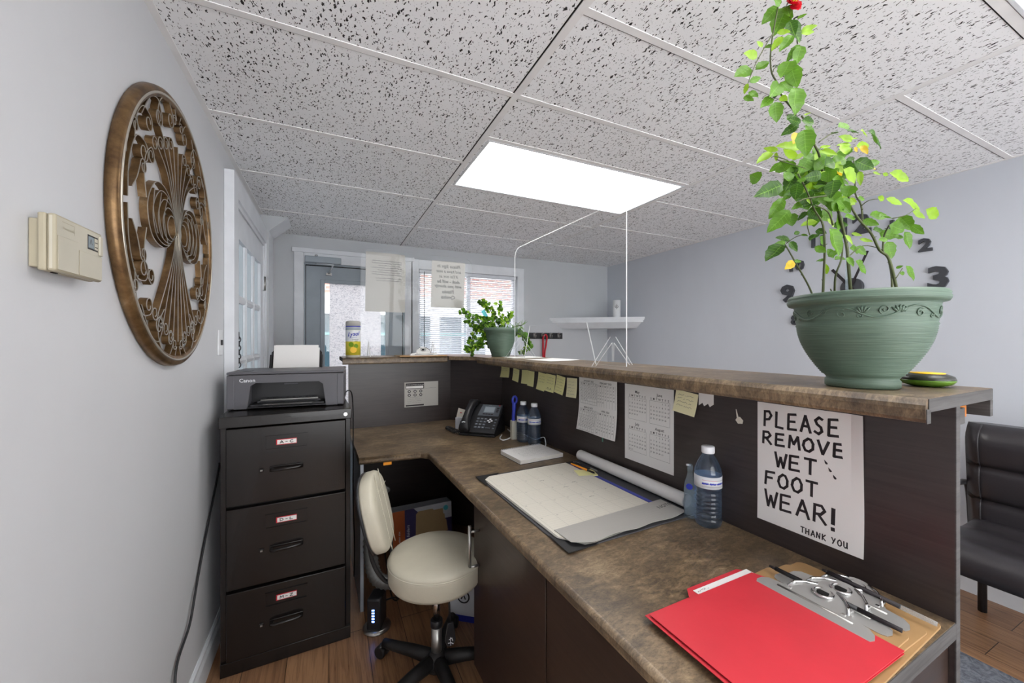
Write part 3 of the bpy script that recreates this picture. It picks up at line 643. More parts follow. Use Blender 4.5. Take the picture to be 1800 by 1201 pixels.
o = MB(); T = Matrix.Translation((0, D-.045, h_)) @ Matrix.Rotation(R(-16), 4, 'X')
o.prism([(-.122, 0), (.122, 0), (.117, .085), (.105, .1), (-.105, .1), (-.117, .085)], .012, .018, 'black', 'y', T=T); o.box(-.122, -.112, -.004, .012, 0, .07, 'black', .002, T=T); o.box(.112, .122, -.004, .012, 0, .07, 'black', .002, T=T); o.build('paper_support', t)
ps = thing('paper_stack', 'white printer paper standing in the rear tray of the printer', 'paper', (-.170, 2.045, 1.0465), R(-4))
o = MB(); T = Matrix.Translation((0, D-.047, h_+.0005)) @ Matrix.Rotation(R(-16), 4, 'X')
o.box(-.106, .098, .003, .009, 0, .12, 'paper', T=T); o.box(-.104, .106, -.002, .0028, 0, .106, 'paper', T=T); o.box(-.1, .1, .0095, .011, 0, .124, 'paper', T=T); o.build('sheets', ps)
o = MB(); o.tube(bez([(.066, 2.11, 1.07), (.082, 2.13, 1.10), (.108, 2.17, 1.075), (.118, 2.25, .9), (.12, 2.3, .5), (.13, 2.35, .2), (.13, 2.4, .006)]), .003, 'black', 6); pc = o.build('power_cord'); pc.parent = t; pc.matrix_parent_inverse = (Matrix.Translation((-.170, 2.045, 1.0465)) @ Matrix.Rotation(R(-4), 4, 'Z')).inverted()
o = MB(); o.tube(bez([(XL+.006, 2.16, .80), (XL+.006, 2.142, .765), (XL+.008, 1.957, .59), (XL+.007, 1.845, .467), (XL+.012, 1.778, .42), (XL+.012, 1.716, .352), (XL+.01, 1.596, .30), (XL+.02, 1.55, .20), (XL+.03, 1.51, .1), (XL+.035, 1.48, .006), (XL+.05, 1.35, .005), (XL+.03, 1.0, .005)]), .0042, 'black', 8); tag(o.build('power_cord'), 'black power cord hanging down the white wall beside the filing cabinet', 'cord')

# ------------------------------------------------------------ stool
t = thing('stool', 'cream vinyl swivel stool with round seat and small backrest', 'stool', (.392, 1.545, 0))
o = MB()
o.lathe([(0, .405), (.15, .405), (.178, .41), (.187, .425), (.188, .478), (.1885, .484), (.1865, .487), (.1885, .49), (.186, .498), (.172, .506), (.12, .511), (0, .512)], 'vinyl', 56)
o.lathe([(.1868, .4835), (.1905, .4855), (.1905, .4885), (.1868, .4905)], 'vinyl', 56, cap=False); o.build('seat', t)
o = MB(); o.box(-.09, .09, -.06, .06, .385, .404, 'black', .003); o.cyl((0, 0, 0), .03, .35, .386, 'black', 16); o.build('seat_plate', t)
o = MB(); o.cyl((0, 0, 0), .0135, .22, .352, 'chrome', 20); o.cyl((0, 0, 0), .024, .205, .235, 'black', 20, .003); o.cyl((0, 0, 0), .021, .06, .206, 'nickel', 20); o.build('gas_lift', t)
o = MB(); o.tube([(.02, -.05, .384), (.03, -.075, .35), (.032, -.08, .26)], .004, 'black', 8); o.prism([(-.012, 0), (.012, 0), (.021, -.07), (.012, -.09), (-.012, -.09), (-.021, -.07)], -.005, .005, 'black', 'y', .003, T=Matrix.Translation((.033, -.082, .265)))
T = frame((.033, -.0876, .19), (1, 0, 0), (0, 0, 1)); o.stroke([(-.006, .012), (.004, .016), (.008, .004)], .003, 'cap', T, .0002); o.stroke([(-.01, 0), (.002, -.002), (.01, -.008)], .003, 'cap', T, .0002); o.stroke([(-.002, .02), (0, -.012)], .002, 'cap', T, .0002)
o.build('height_lever', t)
hub = MB(); hub.lathe([(0, .045), (.045, .045), (.05, .06), (.045, .085), (.03, .1), (.022, .11), (0, .11)], 'rubber', 24); hub.build('base_hub', t)
for i in range(5):
    a = R(-12+72*i); dx, dy = math.cos(a), math.sin(a)
    o = MB(); o.tube([(dx*.03, dy*.03, .075), (dx*.12, dy*.12, .072), (dx*.22, dy*.22, .062), (dx*.265, dy*.265, .058)], [.028, .024, .02, .019], 'rubber', 10); lg = o.build('base_leg', t)
    o = MB(); cx_, cy_ = dx*.265, dy*.265
    for s_ in (-1, 1): o.cyl((0, 0, 0), .025, -.010, .010, 'rubber', 18, .003, Matrix.Translation((cx_-dy*.014*s_+dx*.01, cy_+dx*.014*s_+dy*.01, .0255)) @ Matrix.Rotation(a, 4, 'Z') @ Matrix.Rotation(R(90), 4, 'X'))
    o.cyl((cx_, cy_, 0), .008, .03, .06, 'black', 10); o.tube([(cx_+dx*.01-dy*.02, cy_+dy*.01+dx*.02, .046), (cx_+dx*.01+dy*.02, cy_+dy*.01-dx*.02, .046)], .01, 'black', 8); o.build('caster', lg)
# backrest: a padded oval board standing left of the seat, leaning out
o = MB(); ba = R(163)
TB = Matrix.Translation((-.240, .062, .684)) @ Matrix.Rotation(ba-R(180), 4, 'Z') @ Matrix.Rotation(R(-13), 4, 'Y')
def oval(hw, hh, n=40, p=2.7): return [(hw*math.copysign(abs(math.cos(q*2*math.pi/n))**(2/p), math.cos(q*2*math.pi/n)), hh*math.copysign(abs(math.sin(q*2*math.pi/n))**(2/p), math.sin(q*2*math.pi/n))) for q in range(n)]
def pad(mb, prof, k, T, hw, hh):                                # stacked ovals along x
    v = []; f = []; n = 40
    for (x, s_) in prof: v += [(x-.06*(p[0]/hw)**2*.0, p[0]*s_, p[1]*s_) for p in oval(hw, hh)]
    for i in range(len(prof)-1):
        for q in range(n): f.append((i*n+q, i*n+(q+1) % n, (i+1)*n+(q+1) % n, (i+1)*n+q))
    f.append(tuple(range(n))[::-1]); f.append(tuple(range((len(prof)-1)*n, len(prof)*n)))
    vs, fs = mb.add(v, f, k, True, T); bmesh.ops.recalc_face_normals(mb.bm, faces=fs)
pad(o, [(-.004, .97), (.004, 1), (.03, 1), (.04, .97), (.047, .9), (.05, .7), (.051, .3)], 'vinyl', TB, .120, .150)
for s_ in (-1, 1): o.tube([TB @ Vector((.0505, s_*.035, -.15+i*.03)) for i in range(11)], .0016, 'vinyl', 5)
o.tube([TB @ Vector((.0505, -.10+i*.02, .075)) for i in range(11)], .0016, 'vinyl', 5)
br = o.build('backrest', t)
o = MB(); pad(o, [(-.016, .9), (-.012, .97), (-.0045, .985)], 'black', TB, .124, .154); o.build('back_shell', br)
o = MB(); o.tube(bez([(-.08, .02, .394), (-.17, .05, .396), (-.21, .06, .43), (-.240, .064, .50), (-.258, .067, .62)], 6), .008, 'rubber', 10); o.build('back_bar', t)

# ------------------------------------------------------------ things under the desk
t = thing('tower_unit', 'black upright device with blue indicator lights on the floor under the desk', 'electronic device', (.205, 1.935, 0), R(-25))
o = MB(); o.lathe([(0, 0), (.062, 0), (.064, .006), (.05, .014), (0, .014)], 'nickel', 28); o.build('base', t)
o = MB(); o.box(-.032, .032, -.045, .045, .014, .158, 'black', .008); o.build('body', t)
for i in range(5):
    o = MB(); o.box(-.008, .004, -.0465, -.0452, .055+i*.013, .061+i*.013, 'led'); o.build('indicator_light', t)
o = MB(); pts = bez([(.262, 2.10, .60), (.200, 2.05, .50), (.182, 2.0, .40), (.184, 1.975, .30), (.205, 1.95, .225), (.265, 1.93, .20), (.33, 1.95, .215), (.40, 2.02, .26)], 9)
rs = [.034 if i % 2 else .0285 for i in range(len(pts))]; o.tube(pts, rs, 'hose', 16); tag(o.build('ribbed_hose'), 'grey ribbed flexible hose curving behind the stool backrest', 'hose')
o = MB(); o.tube(bez([(.235, 1.96, .10), (.29, 1.98, .09), (.32, 2.02, .05), (.30, 2.15, .006), (.33, 2.7, .006)]), .004, 'black', 6); tag(o.build('device_cord'), 'thin black cord running from the black device under the desk', 'cord')
t = thing('folder_carton', 'orange and purple carton of tan file folders leaning under the desk', 'carton', cw(.62, 2.44, 0), R(1), rot=(R(-5), 0, R(3)))
o = MB(); o.box(-.19, .19, 0, .10, .0, .30, 'boxwhite', .002); T = frame((0, -.0004, 0), (1, 0, 0), (0, 0, 1))
o.box(-.189, -.115, .001, .299, 0, .0008, 'boxorange', T=T); o.box(-.115, .189, .001, .2, 0, .0008, 'purple', T=T); o.prism([(-.115, .2), (.04, .2), (-.06, .299), (-.115, .299)], 0, .0008, 'purple', T=T)
for i in range(3): o.prism([(-.05+i*.02, .12), (.14+i*.01, .12), (.13+i*.01, .265-i*.035), (.07, .265-i*.035), (.06, .275-i*.035), (-.03+i*.02, .275-i*.035), (-.045+i*.02, .26-i*.035)], .0009+i*.0008, .0016+i*.0008, 'tan', T=T)
o.text('file folders', .026, 'cap', frame((-.095, -.0016, .15), (0, 0, 1), (-1, 0, 0)), 0, shear=.2); o.text('Letter size', .018, 'cap', frame((-.15, -.0016, .14), (0, 0, 1), (-1, 0, 0)), 0)
o.cyl((0, 0, 0), .016, 0, .001, 'cyan', 20, T=T @ Matrix.Translation((.15, .265, 0))); o.build('carton', t)
t = thing('white_carton', 'white carton with a round black emblem on the floor behind the stool', 'carton', cw(.74, 1.80, 0), R(-38))
o = MB(); o.box(-.13, .13, -.08, .08, 0, .24, 'boxwhite', .002); T = frame((-.06, -.0805, .12), (1, 0, 0), (0, 0, 1))
o.cyl((0, 0, 0), .032, 0, .0006, 'ink', 24, T=T); o.cyl((0, 0, 0), .025, .0006, .001, 'boxwhite', 24, T=T); o.stroke([(-.01, -.01), (0, .012), (.01, -.01)], .006, 'ink', T, .0012); o.box(-.13, .13, -.0806, -.08, .0, .03, 'blue'); o.build('carton', t)

# ------------------------------------------------------------ black leather chair and rug, right
t = thing('guest_chair', 'black leather chair with seamed back standing at the right wall', 'chair', (2.56, .47, 0))
o = MB(); hw = .31
prof = [(.34, .44), (.30, .62), (.275, .80), (.27, .93)]
def cushion(mb, y0, y1, pts, th, k, puff=.012):                 # back panel following pts (x,z) with puffed sections
    v = []; f = []; ny = 15
    n = len(pts)
    for side in (0, 1):
        for (x, z, q) in pts:
            for j in range(ny):
                u = j/(ny-1); e = min(1, min(u, 1-u)*9); s_ = math.sqrt(max(0, 1-(1-e)**2))
                v.append((x-(th*.5*s_+q*puff*s_ if side == 0 else -th*.5*s_), y0+(y1-y0)*u, z))
    for side in (0, 1):
        off = side*n*ny
        for i in range(n-1):
            for j in range(ny-1):
                a = off+i*ny+j; f.append((a, a+1, a+ny+1, a+ny) if side else (a, a+ny, a+ny+1, a+1))
    for i in range(n-1):
        for j in (0, ny-1):
            a = i*ny+j; f.append((a, n*ny+a, n*ny+a+ny, a+ny))
    for j in range(ny-1):
        for i in (0, n-1): a = i*ny+j; f.append((a, a+1, n*ny+a+1, n*ny+a))
    vs, fs = mb.add(v, f, k, True); bmesh.ops.recalc_face_normals(mb.bm, faces=fs)
pts = []
for (z0, z1) in ((.44, .60), (.60, .76), (.76, .955)):
    for i in range(9):
        u = i/8; z = z0+(z1-z0)*u; x = .30-.10*(z-.45)+(.05*max(0, (z-.86)/.095)**2)
        pts.append((x, z, math.sin(math.pi*u)**.6 if 0 < u < 1 else -.25))
cushion(o, -hw, hw, pts, .085, 'leather', .016)
for s_ in (-1, 1): o.tube([(x-.0425-q*.016, s_*(hw-.055), z) for (x, z, q) in pts], .0035, 'leather', 6)
o.build('backrest', t)
o = MB(); v = []; f = []; nx, ny = 26, 17
for i in range(nx):
    u = i/(nx-1)
    for j in range(ny):
        wv = j/(ny-1); e = min(1, min(wv, 1-wv)*8); ex_ = min(1, min(u, 1-u)*9)
        s_ = math.sqrt(max(0, 1-(1-e)**2))*math.sqrt(max(0, 1-(1-ex_)**2))
        z = .455+.045*s_+(.012*math.sin(u*math.pi*3)**2)*s_-.01*(1-u)**3
        v.append((-.215+.515*u, -hw+2*hw*wv, z))
for j in range(ny*0+nx*ny): pass
base = len(v); v += [(p[0], p[1], .39+.012*abs(2*((p[1]+hw)/(2*hw))-1)**4) for p in v[:base]]
for i in range(nx-1):
    for j in range(ny-1): a = i*ny+j; f.append((a, a+ny, a+ny+1, a+1)); f.append((base+a, base+a+1, base+a+ny+1, base+a+ny))
for i in range(nx-1):
    for j in (0, ny-1): a = i*ny+j; f.append((a, a+ny, base+a+ny, base+a))
for j in range(ny-1):
    for i in (0, nx-1): a = i*ny+j; f.append((a, a+1, base+a+1, base+a))
vs, fs = o.add(v, f, 'leather', True); bmesh.ops.recalc_face_normals(o.bm, faces=fs); o.build('seat', t)
for (x, y) in ((-.06, -.29), (-.06, .29), (.40, -.29), (.40, .29)):
    o = MB(); o.tube([(x, y, .0), (x, y, .42)], .016, 'black', 12); o.build('leg', t)
for s_ in (-1, 1):
    o = MB(); o.tube(bez([(.40, s_*.325, .40), (.38, s_*.33, .60), (.33, s_*.335, .645), (.1, s_*.335, .65), (-.12, s_*.335, .645), (-.08, s_*.332, .62), (-.07, s_*.325, .40)], 5), .014, 'black', 10); o.build('armrest', t)
o = MB(); o.box(1.62, 2.475, -.9, .80, .0005, .010, 'rug', .004); tag(o.build('rug'), 'mottled grey rug on the wood floor in front of the leather chair', 'rug')

# ------------------------------------------------------------ more builder helpers
def _sheet(s, x0, x1, y0, y1, k, nx=8, ny=8, th=.0005):         # a sheet lying in the xy plane, underside at z = 0
    v = []; f = []
    for zz in (0, th):
        for i in range(nx+1):
            for j in range(ny+1): v.append((x0+(x1-x0)*i/nx, y0+(y1-y0)*j/ny, zz))
    B = (nx+1)*(ny+1)
    for i in range(nx):
        for j in range(ny):
            a = i*(ny+1)+j; f += [(a, a+1, a+ny+2, a+ny+1), (B+a, B+a+ny+1, B+a+ny+2, B+a+1)]
    for i in range(nx):
        for j in (0, ny): a = i*(ny+1)+j; f.append((a, a+ny+1, B+a+ny+1, B+a))
    for j in range(ny):
        for i in (0, nx): a = i*(ny+1)+j; f.append((a, a+1, B+a+1, B+a))
    s.add(v, f, k, False); return s
MB.sheet = _sheet
def _warp(s, fn):
    for v in s.bm.verts: v.co = Vector(fn(*v.co))
    return s
MB.warp = _warp
MB.xf = lambda s, T: (s.bm.transform(T), s)[1]
def _plate(s, poly, a, b, k, ks, axis='x', T=None):             # flat plate whose rim has its own material
    n = len(poly); m = {'z': lambda p, h: (p[0], p[1], h), 'y': lambda p, h: (p[0], h, p[1]), 'x': lambda p, h: (h, p[0], p[1])}[axis]
    v = [m(p, a) for p in poly]+[m(p, b) for p in poly]
    s.add(v, [tuple(range(n))[::-1], tuple(range(n, 2*n))], k, T=T)
    s.add(v, [(i, (i+1) % n, n+(i+1) % n, n+i) for i in range(n)], ks, T=T); return s
MB.plate = _plate
def arc(cx, cy, r, a0, a1, n=8): return [(cx+r*math.cos(R(a0+(a1-a0)*i/n)), cy+r*math.sin(R(a0+(a1-a0)*i/n))) for i in range(n+1)]
PAN = frame((0, 0, 0), (0, -1, 0), (0, 0, 1))                   # sheets on the long panel face -x
BAK = frame((0, 0, 0), (1, 0, 0), (0, 0, 1))                    # sheets facing -y
def scribble(mb, x0, x1, y, h, sw, k, z=.0008, step=.0035):     # an unreadable handwritten line
    x = x0; p = [(x, y)]
    while x < x1:
        x += step*random.uniform(.5, 1.2); p.append((x, y+random.uniform(0, h)))
        if random.random() < .16: mb.stroke(p, sw, k, Matrix.Identity(4), z); x += step*1.4; p = [(x, y)]
    if len(p) > 1: mb.stroke(p, sw, k, Matrix.Identity(4), z)

# ------------------------------------------------------------ papers on the dark panels
I4 = Matrix.Identity(4)
o = MB(); W_, H_ = .252, .345
o.sheet(-W_/2, W_/2, -H_/2, H_/2, 'paper', 10, 12)
def sg(txt, fx, fy, fw, fh, sw=.0068, rise=0, gap=.26): pen(o, txt, -W_/2+fx*W_, H_/2-(fy+fh)*H_, fw*W_, fh*H_, sw, 'ink', I4, rise, gap)
sg('PLEASE', .08, .07, .73, .125, rise=.03); sg('REMOVE', .065, .245, .80, .098, rise=.03); sg('WET', .2, .40, .41, .115, rise=.04)
sg('FOOT', .09, .575, .53, .11, rise=.04); sg('WEAR', .09, .735, .62, .13, rise=.03); sg('!', .745, .72, .06, .155, .009); sg('THANK YOU', .46, .935, .42, .042, .0028, rise=.03, gap=.3)
for (fx, fy) in ((.69, .385), (.725, .435), (.765, .48)): o.prism([(-W_/2+fx*W_+a_*.0045, H_/2-fy*H_+c_*.0056) for a_, c_ in ((-.9, 1), (.6, -.1), (.9, -.6), (.5, -1), (-.2, -.9), (-.6, -.4))], .0004, .0007, 'ink')
o.warp(lambda x, y, z: (x, y, z+.0004+.004*max(0, (-y-.08)/.1)**2*(1 if x > 0 else .5)+.006*max(0, (x-.09)/.036)**2*max(0, (y+.05)/.2)))
o.xf(PAN); tag(o.build('paper_sign', None, cw(1.1795, .575, .9985), CA), 'white handwritten sign asking people to remove wet foot wear', 'sign')

def month(mb, name, first, days, x, y, w, h, style):
    tl = .02 if style else .016
    mb.text(name, .0155 if style else .0115, 'ink', Matrix.Translation((x+w/2, y-tl*.55, .0008)), bold=.012)
    y -= tl; rows = 7; ch = (h-tl)/rows; cw_ = w/7
    if style == 0:
        for i in range(8): mb.stroke([(x+i*cw_, y), (x+i*cw_, y-h+tl)], .0007, 'ink', I4, .0007)
        for j in range(rows+1): mb.stroke([(x, y-j*ch), (x+w, y-j*ch)], .0007, 'ink', I4, .0007)
    else:
        yy = y-ch; bx = [(x, yy), (x+w, yy), (x+w, y-h+tl), (x, y-h+tl), (x, yy)]
        mb.stroke(bx, .0006, 'ink', I4, .0007)
    for i, c in enumerate('SMTWTFS'): mb.text(c, ch*.8, 'ink', Matrix.Translation((x+(i+.5)*cw_, y-ch*.5, .0008)), bold=.01)
    for dnum in range(1, days+1):
        q = dnum-1+first; mb.text(str(dnum), min(ch*.62, .0085), 'ink', Matrix.Translation((x+(q % 7+.5)*cw_, y-ch*(1.55+q//7), .0008)), bold=.008)
o = MB(); W_, H_ = .272, .262; o.sheet(-W_/2, W_/2, -H_/2, H_/2, 'paper', 12, 10)
for i, (nm, fi, dd) in enumerate((('JANUARY 2023', 0, 31), ('FEBRUARY 2023', 3, 28), ('MARCH 2023', 3, 31), ('APRIL 2023', 6, 30))):
    month(o, nm, fi, dd, -W_/2+.010+(i % 2)*.128, H_/2-.010-(i//2)*.128, .124, .118, 0)
o.warp(lambda x, y, z: (x-.012*max(0, -y/.13)*(1 if x < 0 else .3), y, z+.003+.009*max(0, -y/.13)**2+.004*math.sin(x*22)))
o.xf(PAN); tag(o.build('calendar_sheet', None, cw(1.1795, 1.437, 1.046), CA), 'gridded wall calendar page showing January to April on the dark panel', 'calendar')
o = MB(); W_, H_ = .252, .315; o.sheet(-W_/2, W_/2, -H_/2, H_/2, 'paper', 10, 10)
for i, (nm, fi, dd) in enumerate((('May', 1, 31), ('June', 4, 30), ('July', 6, 31), ('August', 2, 31))):
    month(o, nm, fi, dd, -W_/2+.022+(i % 2)*.115, H_/2-.018-(i//2)*.132, .098, .125, 1)
o.warp(lambda x, y, z: (x, y, z+.0004)); o.xf(PAN); tag(o.build('calendar_sheet', None, cw(1.1795, 1.130, 1.014), CA), 'plain wall calendar page showing May to August beside the gridded one', 'calendar')
o = MB(); o.sheet(-.004, .004, -.012, .012, 'green_tape', 1, 1); o.warp(lambda x, y, z: (x, y, z+.0004)); o.xf(PAN); tag(o.build('tape_strip', None, cw(1.1795, 1.40, .902), CA), 'bit of green tape below the January to April calendar page', 'tape')
# sticky notes under the counter edge, far to near
NG = 'yellow sticky notes under the counter edge'
notes = [ # y centre, z top, w, h, tilt, material, lines, label
 (2.575, 1.178, .150, .080, 0, 'sticky', 1, 'yellow sticky note farthest along the panel, near the telephone'), (2.425, 1.176, .150, .074, 3, 'sticky', 1, 'wide yellow sticky note second from the far end, touching the farthest one'),
 (2.25, 1.172, .085, .082, -6, 'sticky', 1, 'narrow yellow sticky note alone between two pairs, third from the far end'), (2.135, 1.171, .080, .085, 2, 'sticky', 0, 'blank yellow sticky note, fourth from the far end'),
 (2.055, 1.170, .075, .092, -2, 'sticky', 0, 'blank yellow sticky note, fifth from the far end, above the water bottles'), (1.925, 1.168, .090, .100, -4, 'sticky', 2, 'yellow sticky note left of the one with one dark word, sixth from the far end'),
 (1.835, 1.166, .095, .096, -3, 'sticky', 4, 'yellow sticky note with one dark word at its foot, seventh from the far end'), (1.735, 1.165, .082, .095, -7, 'sticky', 3, 'yellow sticky note with closely written lines, eighth from the far end'),
 (1.633, 1.163, .088, .098, 2, 'sticky2', 3, 'pale sticky note with a curled edge next to the January calendar page'), (.945, 1.172, .092, .078, -6, 'sticky2', 5, 'large yellow sticky note overlapping the May to August calendar page')]
for (y, zt, w_, h_, tl, mt, ln, lb) in notes:
    o = MB(); o.sheet(-w_/2, w_/2, -h_, 0, mt, 5, 6)
    for q in range({0: 0, 1: 2, 2: 3, 3: 5, 4: 4, 5: 4}[ln]): scribble(o, -w_*.38, w_*.3, -h_*(.22+.16*q)-(.2*h_ if ln == 4 and q == 3 else 0), .005, .0008, 'pale_ink' if ln not in (5,) else 'ink')
    if ln == 4: scribble(o, -w_*.25, w_*.2, -h_*.86, .008, .0016, 'ink')
    cu = random.uniform(.006, .014); tr = R(tl); bs = .0006 if mt == 'sticky' else .0035
    o.warp(lambda x, y_, z: (x*math.cos(tr)-y_*math.sin(tr), x*math.sin(tr)+y_*math.cos(tr), z+bs+cu*(max(0, -y_/h_))**2))
    o.xf(PAN); tag(o.build('sticky_note', None, cw(1.1795, y, zt), CA), lb, 'sticky note', NG)
o = MB(); o.sheet(-.028, .028, -.038, 0, 'paper', 8, 3); o.warp(lambda x, y, z: (x, y+(.006*math.sin(x*300) if y < -.03 else 0), z+.0005)); o.xf(PAN); tag(o.build('paper_scrap', None, cw(1.1795, .872, 1.174), CA), 'torn white paper scrap next to the large yellow sticky note', 'paper scrap')
o = MB(); o.prism([(-.012, 0), (-.006, .010), (.002, .012), (.012, .002), (.010, -.008), (-.004, -.010)], 0, .0012, 'cream'); o.prism([(-.008, .008), (-.011, .034), (-.0095, .034), (-.003, .01)], 0, .001, 'cream'); o.warp(lambda x, y, z: (x, y, z+.0003)); o.xf(PAN)
tag(o.build('label_residue', None, cw(1.1795, .757, 1.104), CA), 'small white peeled sticker residue on the bare dark panel', 'sticker residue')
o = MB(); W_, H_ = .243, .176; o.sheet(-W_/2, W_/2, -H_/2, H_/2, 'grey_paper', 6, 4)
o.box(-.112, .018, .040, .080, .0005, .0008, 'ink'); o.box(-.109, .012, .044, .060, .0008, .0011, 'paper'); scribble(o, -.106, .012, .066, .006, .002, 'paper', .0011); o.box(-.112, .016, -.082, -.072, .0005, .0008, 'ink')
for i in range(3):
    for j in range(2): o.cyl((-.088+i*.041, .022-j*.026, 0), .0105, .0005, .0008, 'ink', 14); o.box(-.092+i*.041, -.084+i*.041, .018-j*.026, .026-j*.026, .0008, .001, 'paper')
for q in range(4): scribble(o, -.10, .0, -.022-q*.013, .004, .0012, 'pale_ink')
scribble(o, .022, .105, .038, .006, .0012, 'pale_ink'); scribble(o, -.085, -.01, .034, .003, .001, 'pale_ink')
o.warp(lambda x, y, z: (x, y, z+.0004)); o.xf(BAK); tag(o.build('notice_card', None, cw(.690, 2.7845, .973), CA), 'white instruction card with six round symbols on the left panel', 'notice')

# ------------------------------------------------------------ desk top
t = thing('desk_blotter', 'dark grey desk blotter under the big paper calendar', 'desk blotter', cw(.60, .86, DT+.0003), CA)
o = MB(); o.box(.02, .575, .02, .678, 0, .004, 'blotter', .001); o.build('board', t)
for poly in ([(.015, .01), (.12, .012), (.02, .115)], [(.012, .682), (.012, .57), (.12, .682)]):
    o = MB(); o.prism(poly, .0045, .0065, 'black'); o.build('corner_holder', t)
o = MB(); o.box(.466, .484, .14, .64, .0045, .0062, 'blue', .0005); o.build('edge_strip', t)
t = thing('desk_calendar', 'large cream paper desk calendar with ruled day squares on the desk', 'desk calendar', cw(.60, .86, DT+.0003), CA)
o = MB()
o.prism([(.03, .62), (.035, .09), (.075, .035), (.10, .03), (.455, .075), (.455, .655), (.06, .648)], .0065, .0105, 'cream')
for k_ in range(3): o.prism([(.026+.004*k_, .6), (.03, .10-.006*k_), (.08, .03-.004*k_), (.11, .025-.004*k_), (.45, .05), (.40, .4)], .0067+.0009*k_, .0073+.0009*k_, 'grey_paper')
for i in range(8): x = .045+i*.0585; o.stroke([(x, .115), (x, .64)], .0007, 'line_ink', I4, .0107)
for j in range(6): y = .115+j*.105; o.stroke([(.04, y), (.453, y)], .0007, 'line_ink', I4, .0107)
for j in range(5):
    for q in range(6): y = .115+j*.105+.013*(q+1); o.stroke([(.045, y), (.45, y)], .0003, 'line_ink', I4, .0107)
for i in range(7):
    for j in range(5):
        n_ = (i+1)+7*(4-j)
        if n_ <= 31: o.text(str(n_), .008, 'pale_ink', Matrix.Translation((.053+i*.0585, .115+j*.105+.095, .0108)) @ Matrix.Rotation(0, 4, 'Z'))
for (x, y) in ((.33, .43), (.30, .28), (.22, .5), (.27, .40)): scribble(o, x, x+.02, y, .004, .0016, 'ink', .0109)
o.build('month_page', t)
o = MB(); o.sheet(.045, .512, 0, .115, 'grey_paper', 16, 6, .0012)
o.text('NOTES', .024, 'ink', Matrix.Translation((.485, .070, .0014)) @ Matrix.Rotation(R(-90), 4, 'Z') @ Matrix.Rotation(R(90), 4, 'Z'), bold=.004)
for q in range(7): o.stroke([(.07, .02+.013*q), (.43, .02+.013*q)], .0004, 'line_ink', I4, .0014)
o.warp(lambda x, y, z: (x, y+.012+(.02*(x-.045)/.49)+.004*math.sin(x*40)*(1-y/.115)+(.025*max(0, (.09-x)/.045)*(1-y/.115)), z+.0108+.003*math.sin(x*11)*(1-y/.115)+.002*(1-y/.115)))
o.build('notes_flap', t)
o = MB()
L_ = .61; pr = [(.0215-.0012*q/20*0, 0) for q in range(2)]
sp = [((.0245-.0035*q/60)*math.cos(q*2*math.pi/28), (.0245-.0035*q/60)*math.sin(q*2*math.pi/28)) for q in range(61)]
v = []; f = []
for (x, z) in sp: v += [(x, 0, z), (x, L_, z)]
for q in range(60): f.append((2*q, 2*q+1, 2*q+3, 2*q+2))
o.add(v, f, 'paper', True); tag(o.build('paper_roll', None, cw(1.147, .922, DT+.0300), CA), 'long white rolled up paper lying against the dark panel', 'paper roll')
bpy.data.objects['paper_roll'].rotation_euler = (0, 0, CA+R(-.5))
o = MB(); o.box(-.042, .042, -.036, .036, 0, .007, 'sticky', .0006); tag(o.build('sticky_pad', None, cw(1.052, 1.36, DT+.0048), CA+R(-18)), 'yellow sticky note pad lying on the blotter under a pencil', 'note pad')
def pen_obj(name, label, cat, loc, rz, kb, kt, L=.15, r=.0042, pitch=0, kc=None, blunt=.2):
    t = thing(name, label, cat, loc, rot=(0, R(pitch), rz)); o = MB(); o.tube([(0, 0, r), (L*.12, 0, r), (L*.7, 0, r)], [r*.9, r, r], kb, 10); o.build('barrel', t)
    o = MB(); o.tube([(L*.7, 0, r), (L*.93, 0, r), (L, 0, r)], [r*1.02, r*.95, r*blunt], kt, 10); o.build('tip', t)
    o = MB(); o.tube([(-L*.06, 0, r), (0, 0, r)], [r*.6, r*.75], kc or kt, 8); o.box(0, L*.25, -.0012, .0012, r*1.9, r*2.2, kc or kt); o.build('clip_end', t); return t
pen_obj('mechanical_pencil', 'orange mechanical pencil lying across the yellow sticky pad', 'pencil', cw(1.058, 1.475, DT+.0125), CA+R(-85), 'orange', 'ink', .155, .0045)
pen_obj('ballpoint_pen', 'slim black pen lying beside the orange mechanical pencil', 'pen', cw(1.085, 1.485, DT+.0125), CA+R(-85), 'black', 'nickel', .15, .0042)
t = thing('notepad', 'spiral bound white notepad with handwriting beside the water bottles', 'notepad', cw(.985, 1.715, DT+.0003), CA+R(3))
o = MB()
for k_ in range(7): o.box(-.125+.0008*(k_ % 3), .125, -.098+.0012*(k_ % 2), .098, .0015+.0026*k_, .0040+.0026*k_, 'cream' if k_ % 2 else 'paper')
for q in range(7): scribble(o, -.08, .06+.04*random.random(), .06-.019*q, .006, .0008, 'pale_ink', .0199)
o.build('pages', t); o = MB(); o.box(-.127, .127, -.1, .1, 0, .0013, 'black'); o.build('cover', t)
o = MB()
for q in range(26):
    x = -.118+q*.0095; o.tube([(x, .098+.006*math.cos(R(a)), .0128+.012*math.sin(R(a))) for a in range(0, 361, 30)], .0008, 'cap', 5, caps=False)
o.build('spiral', t)
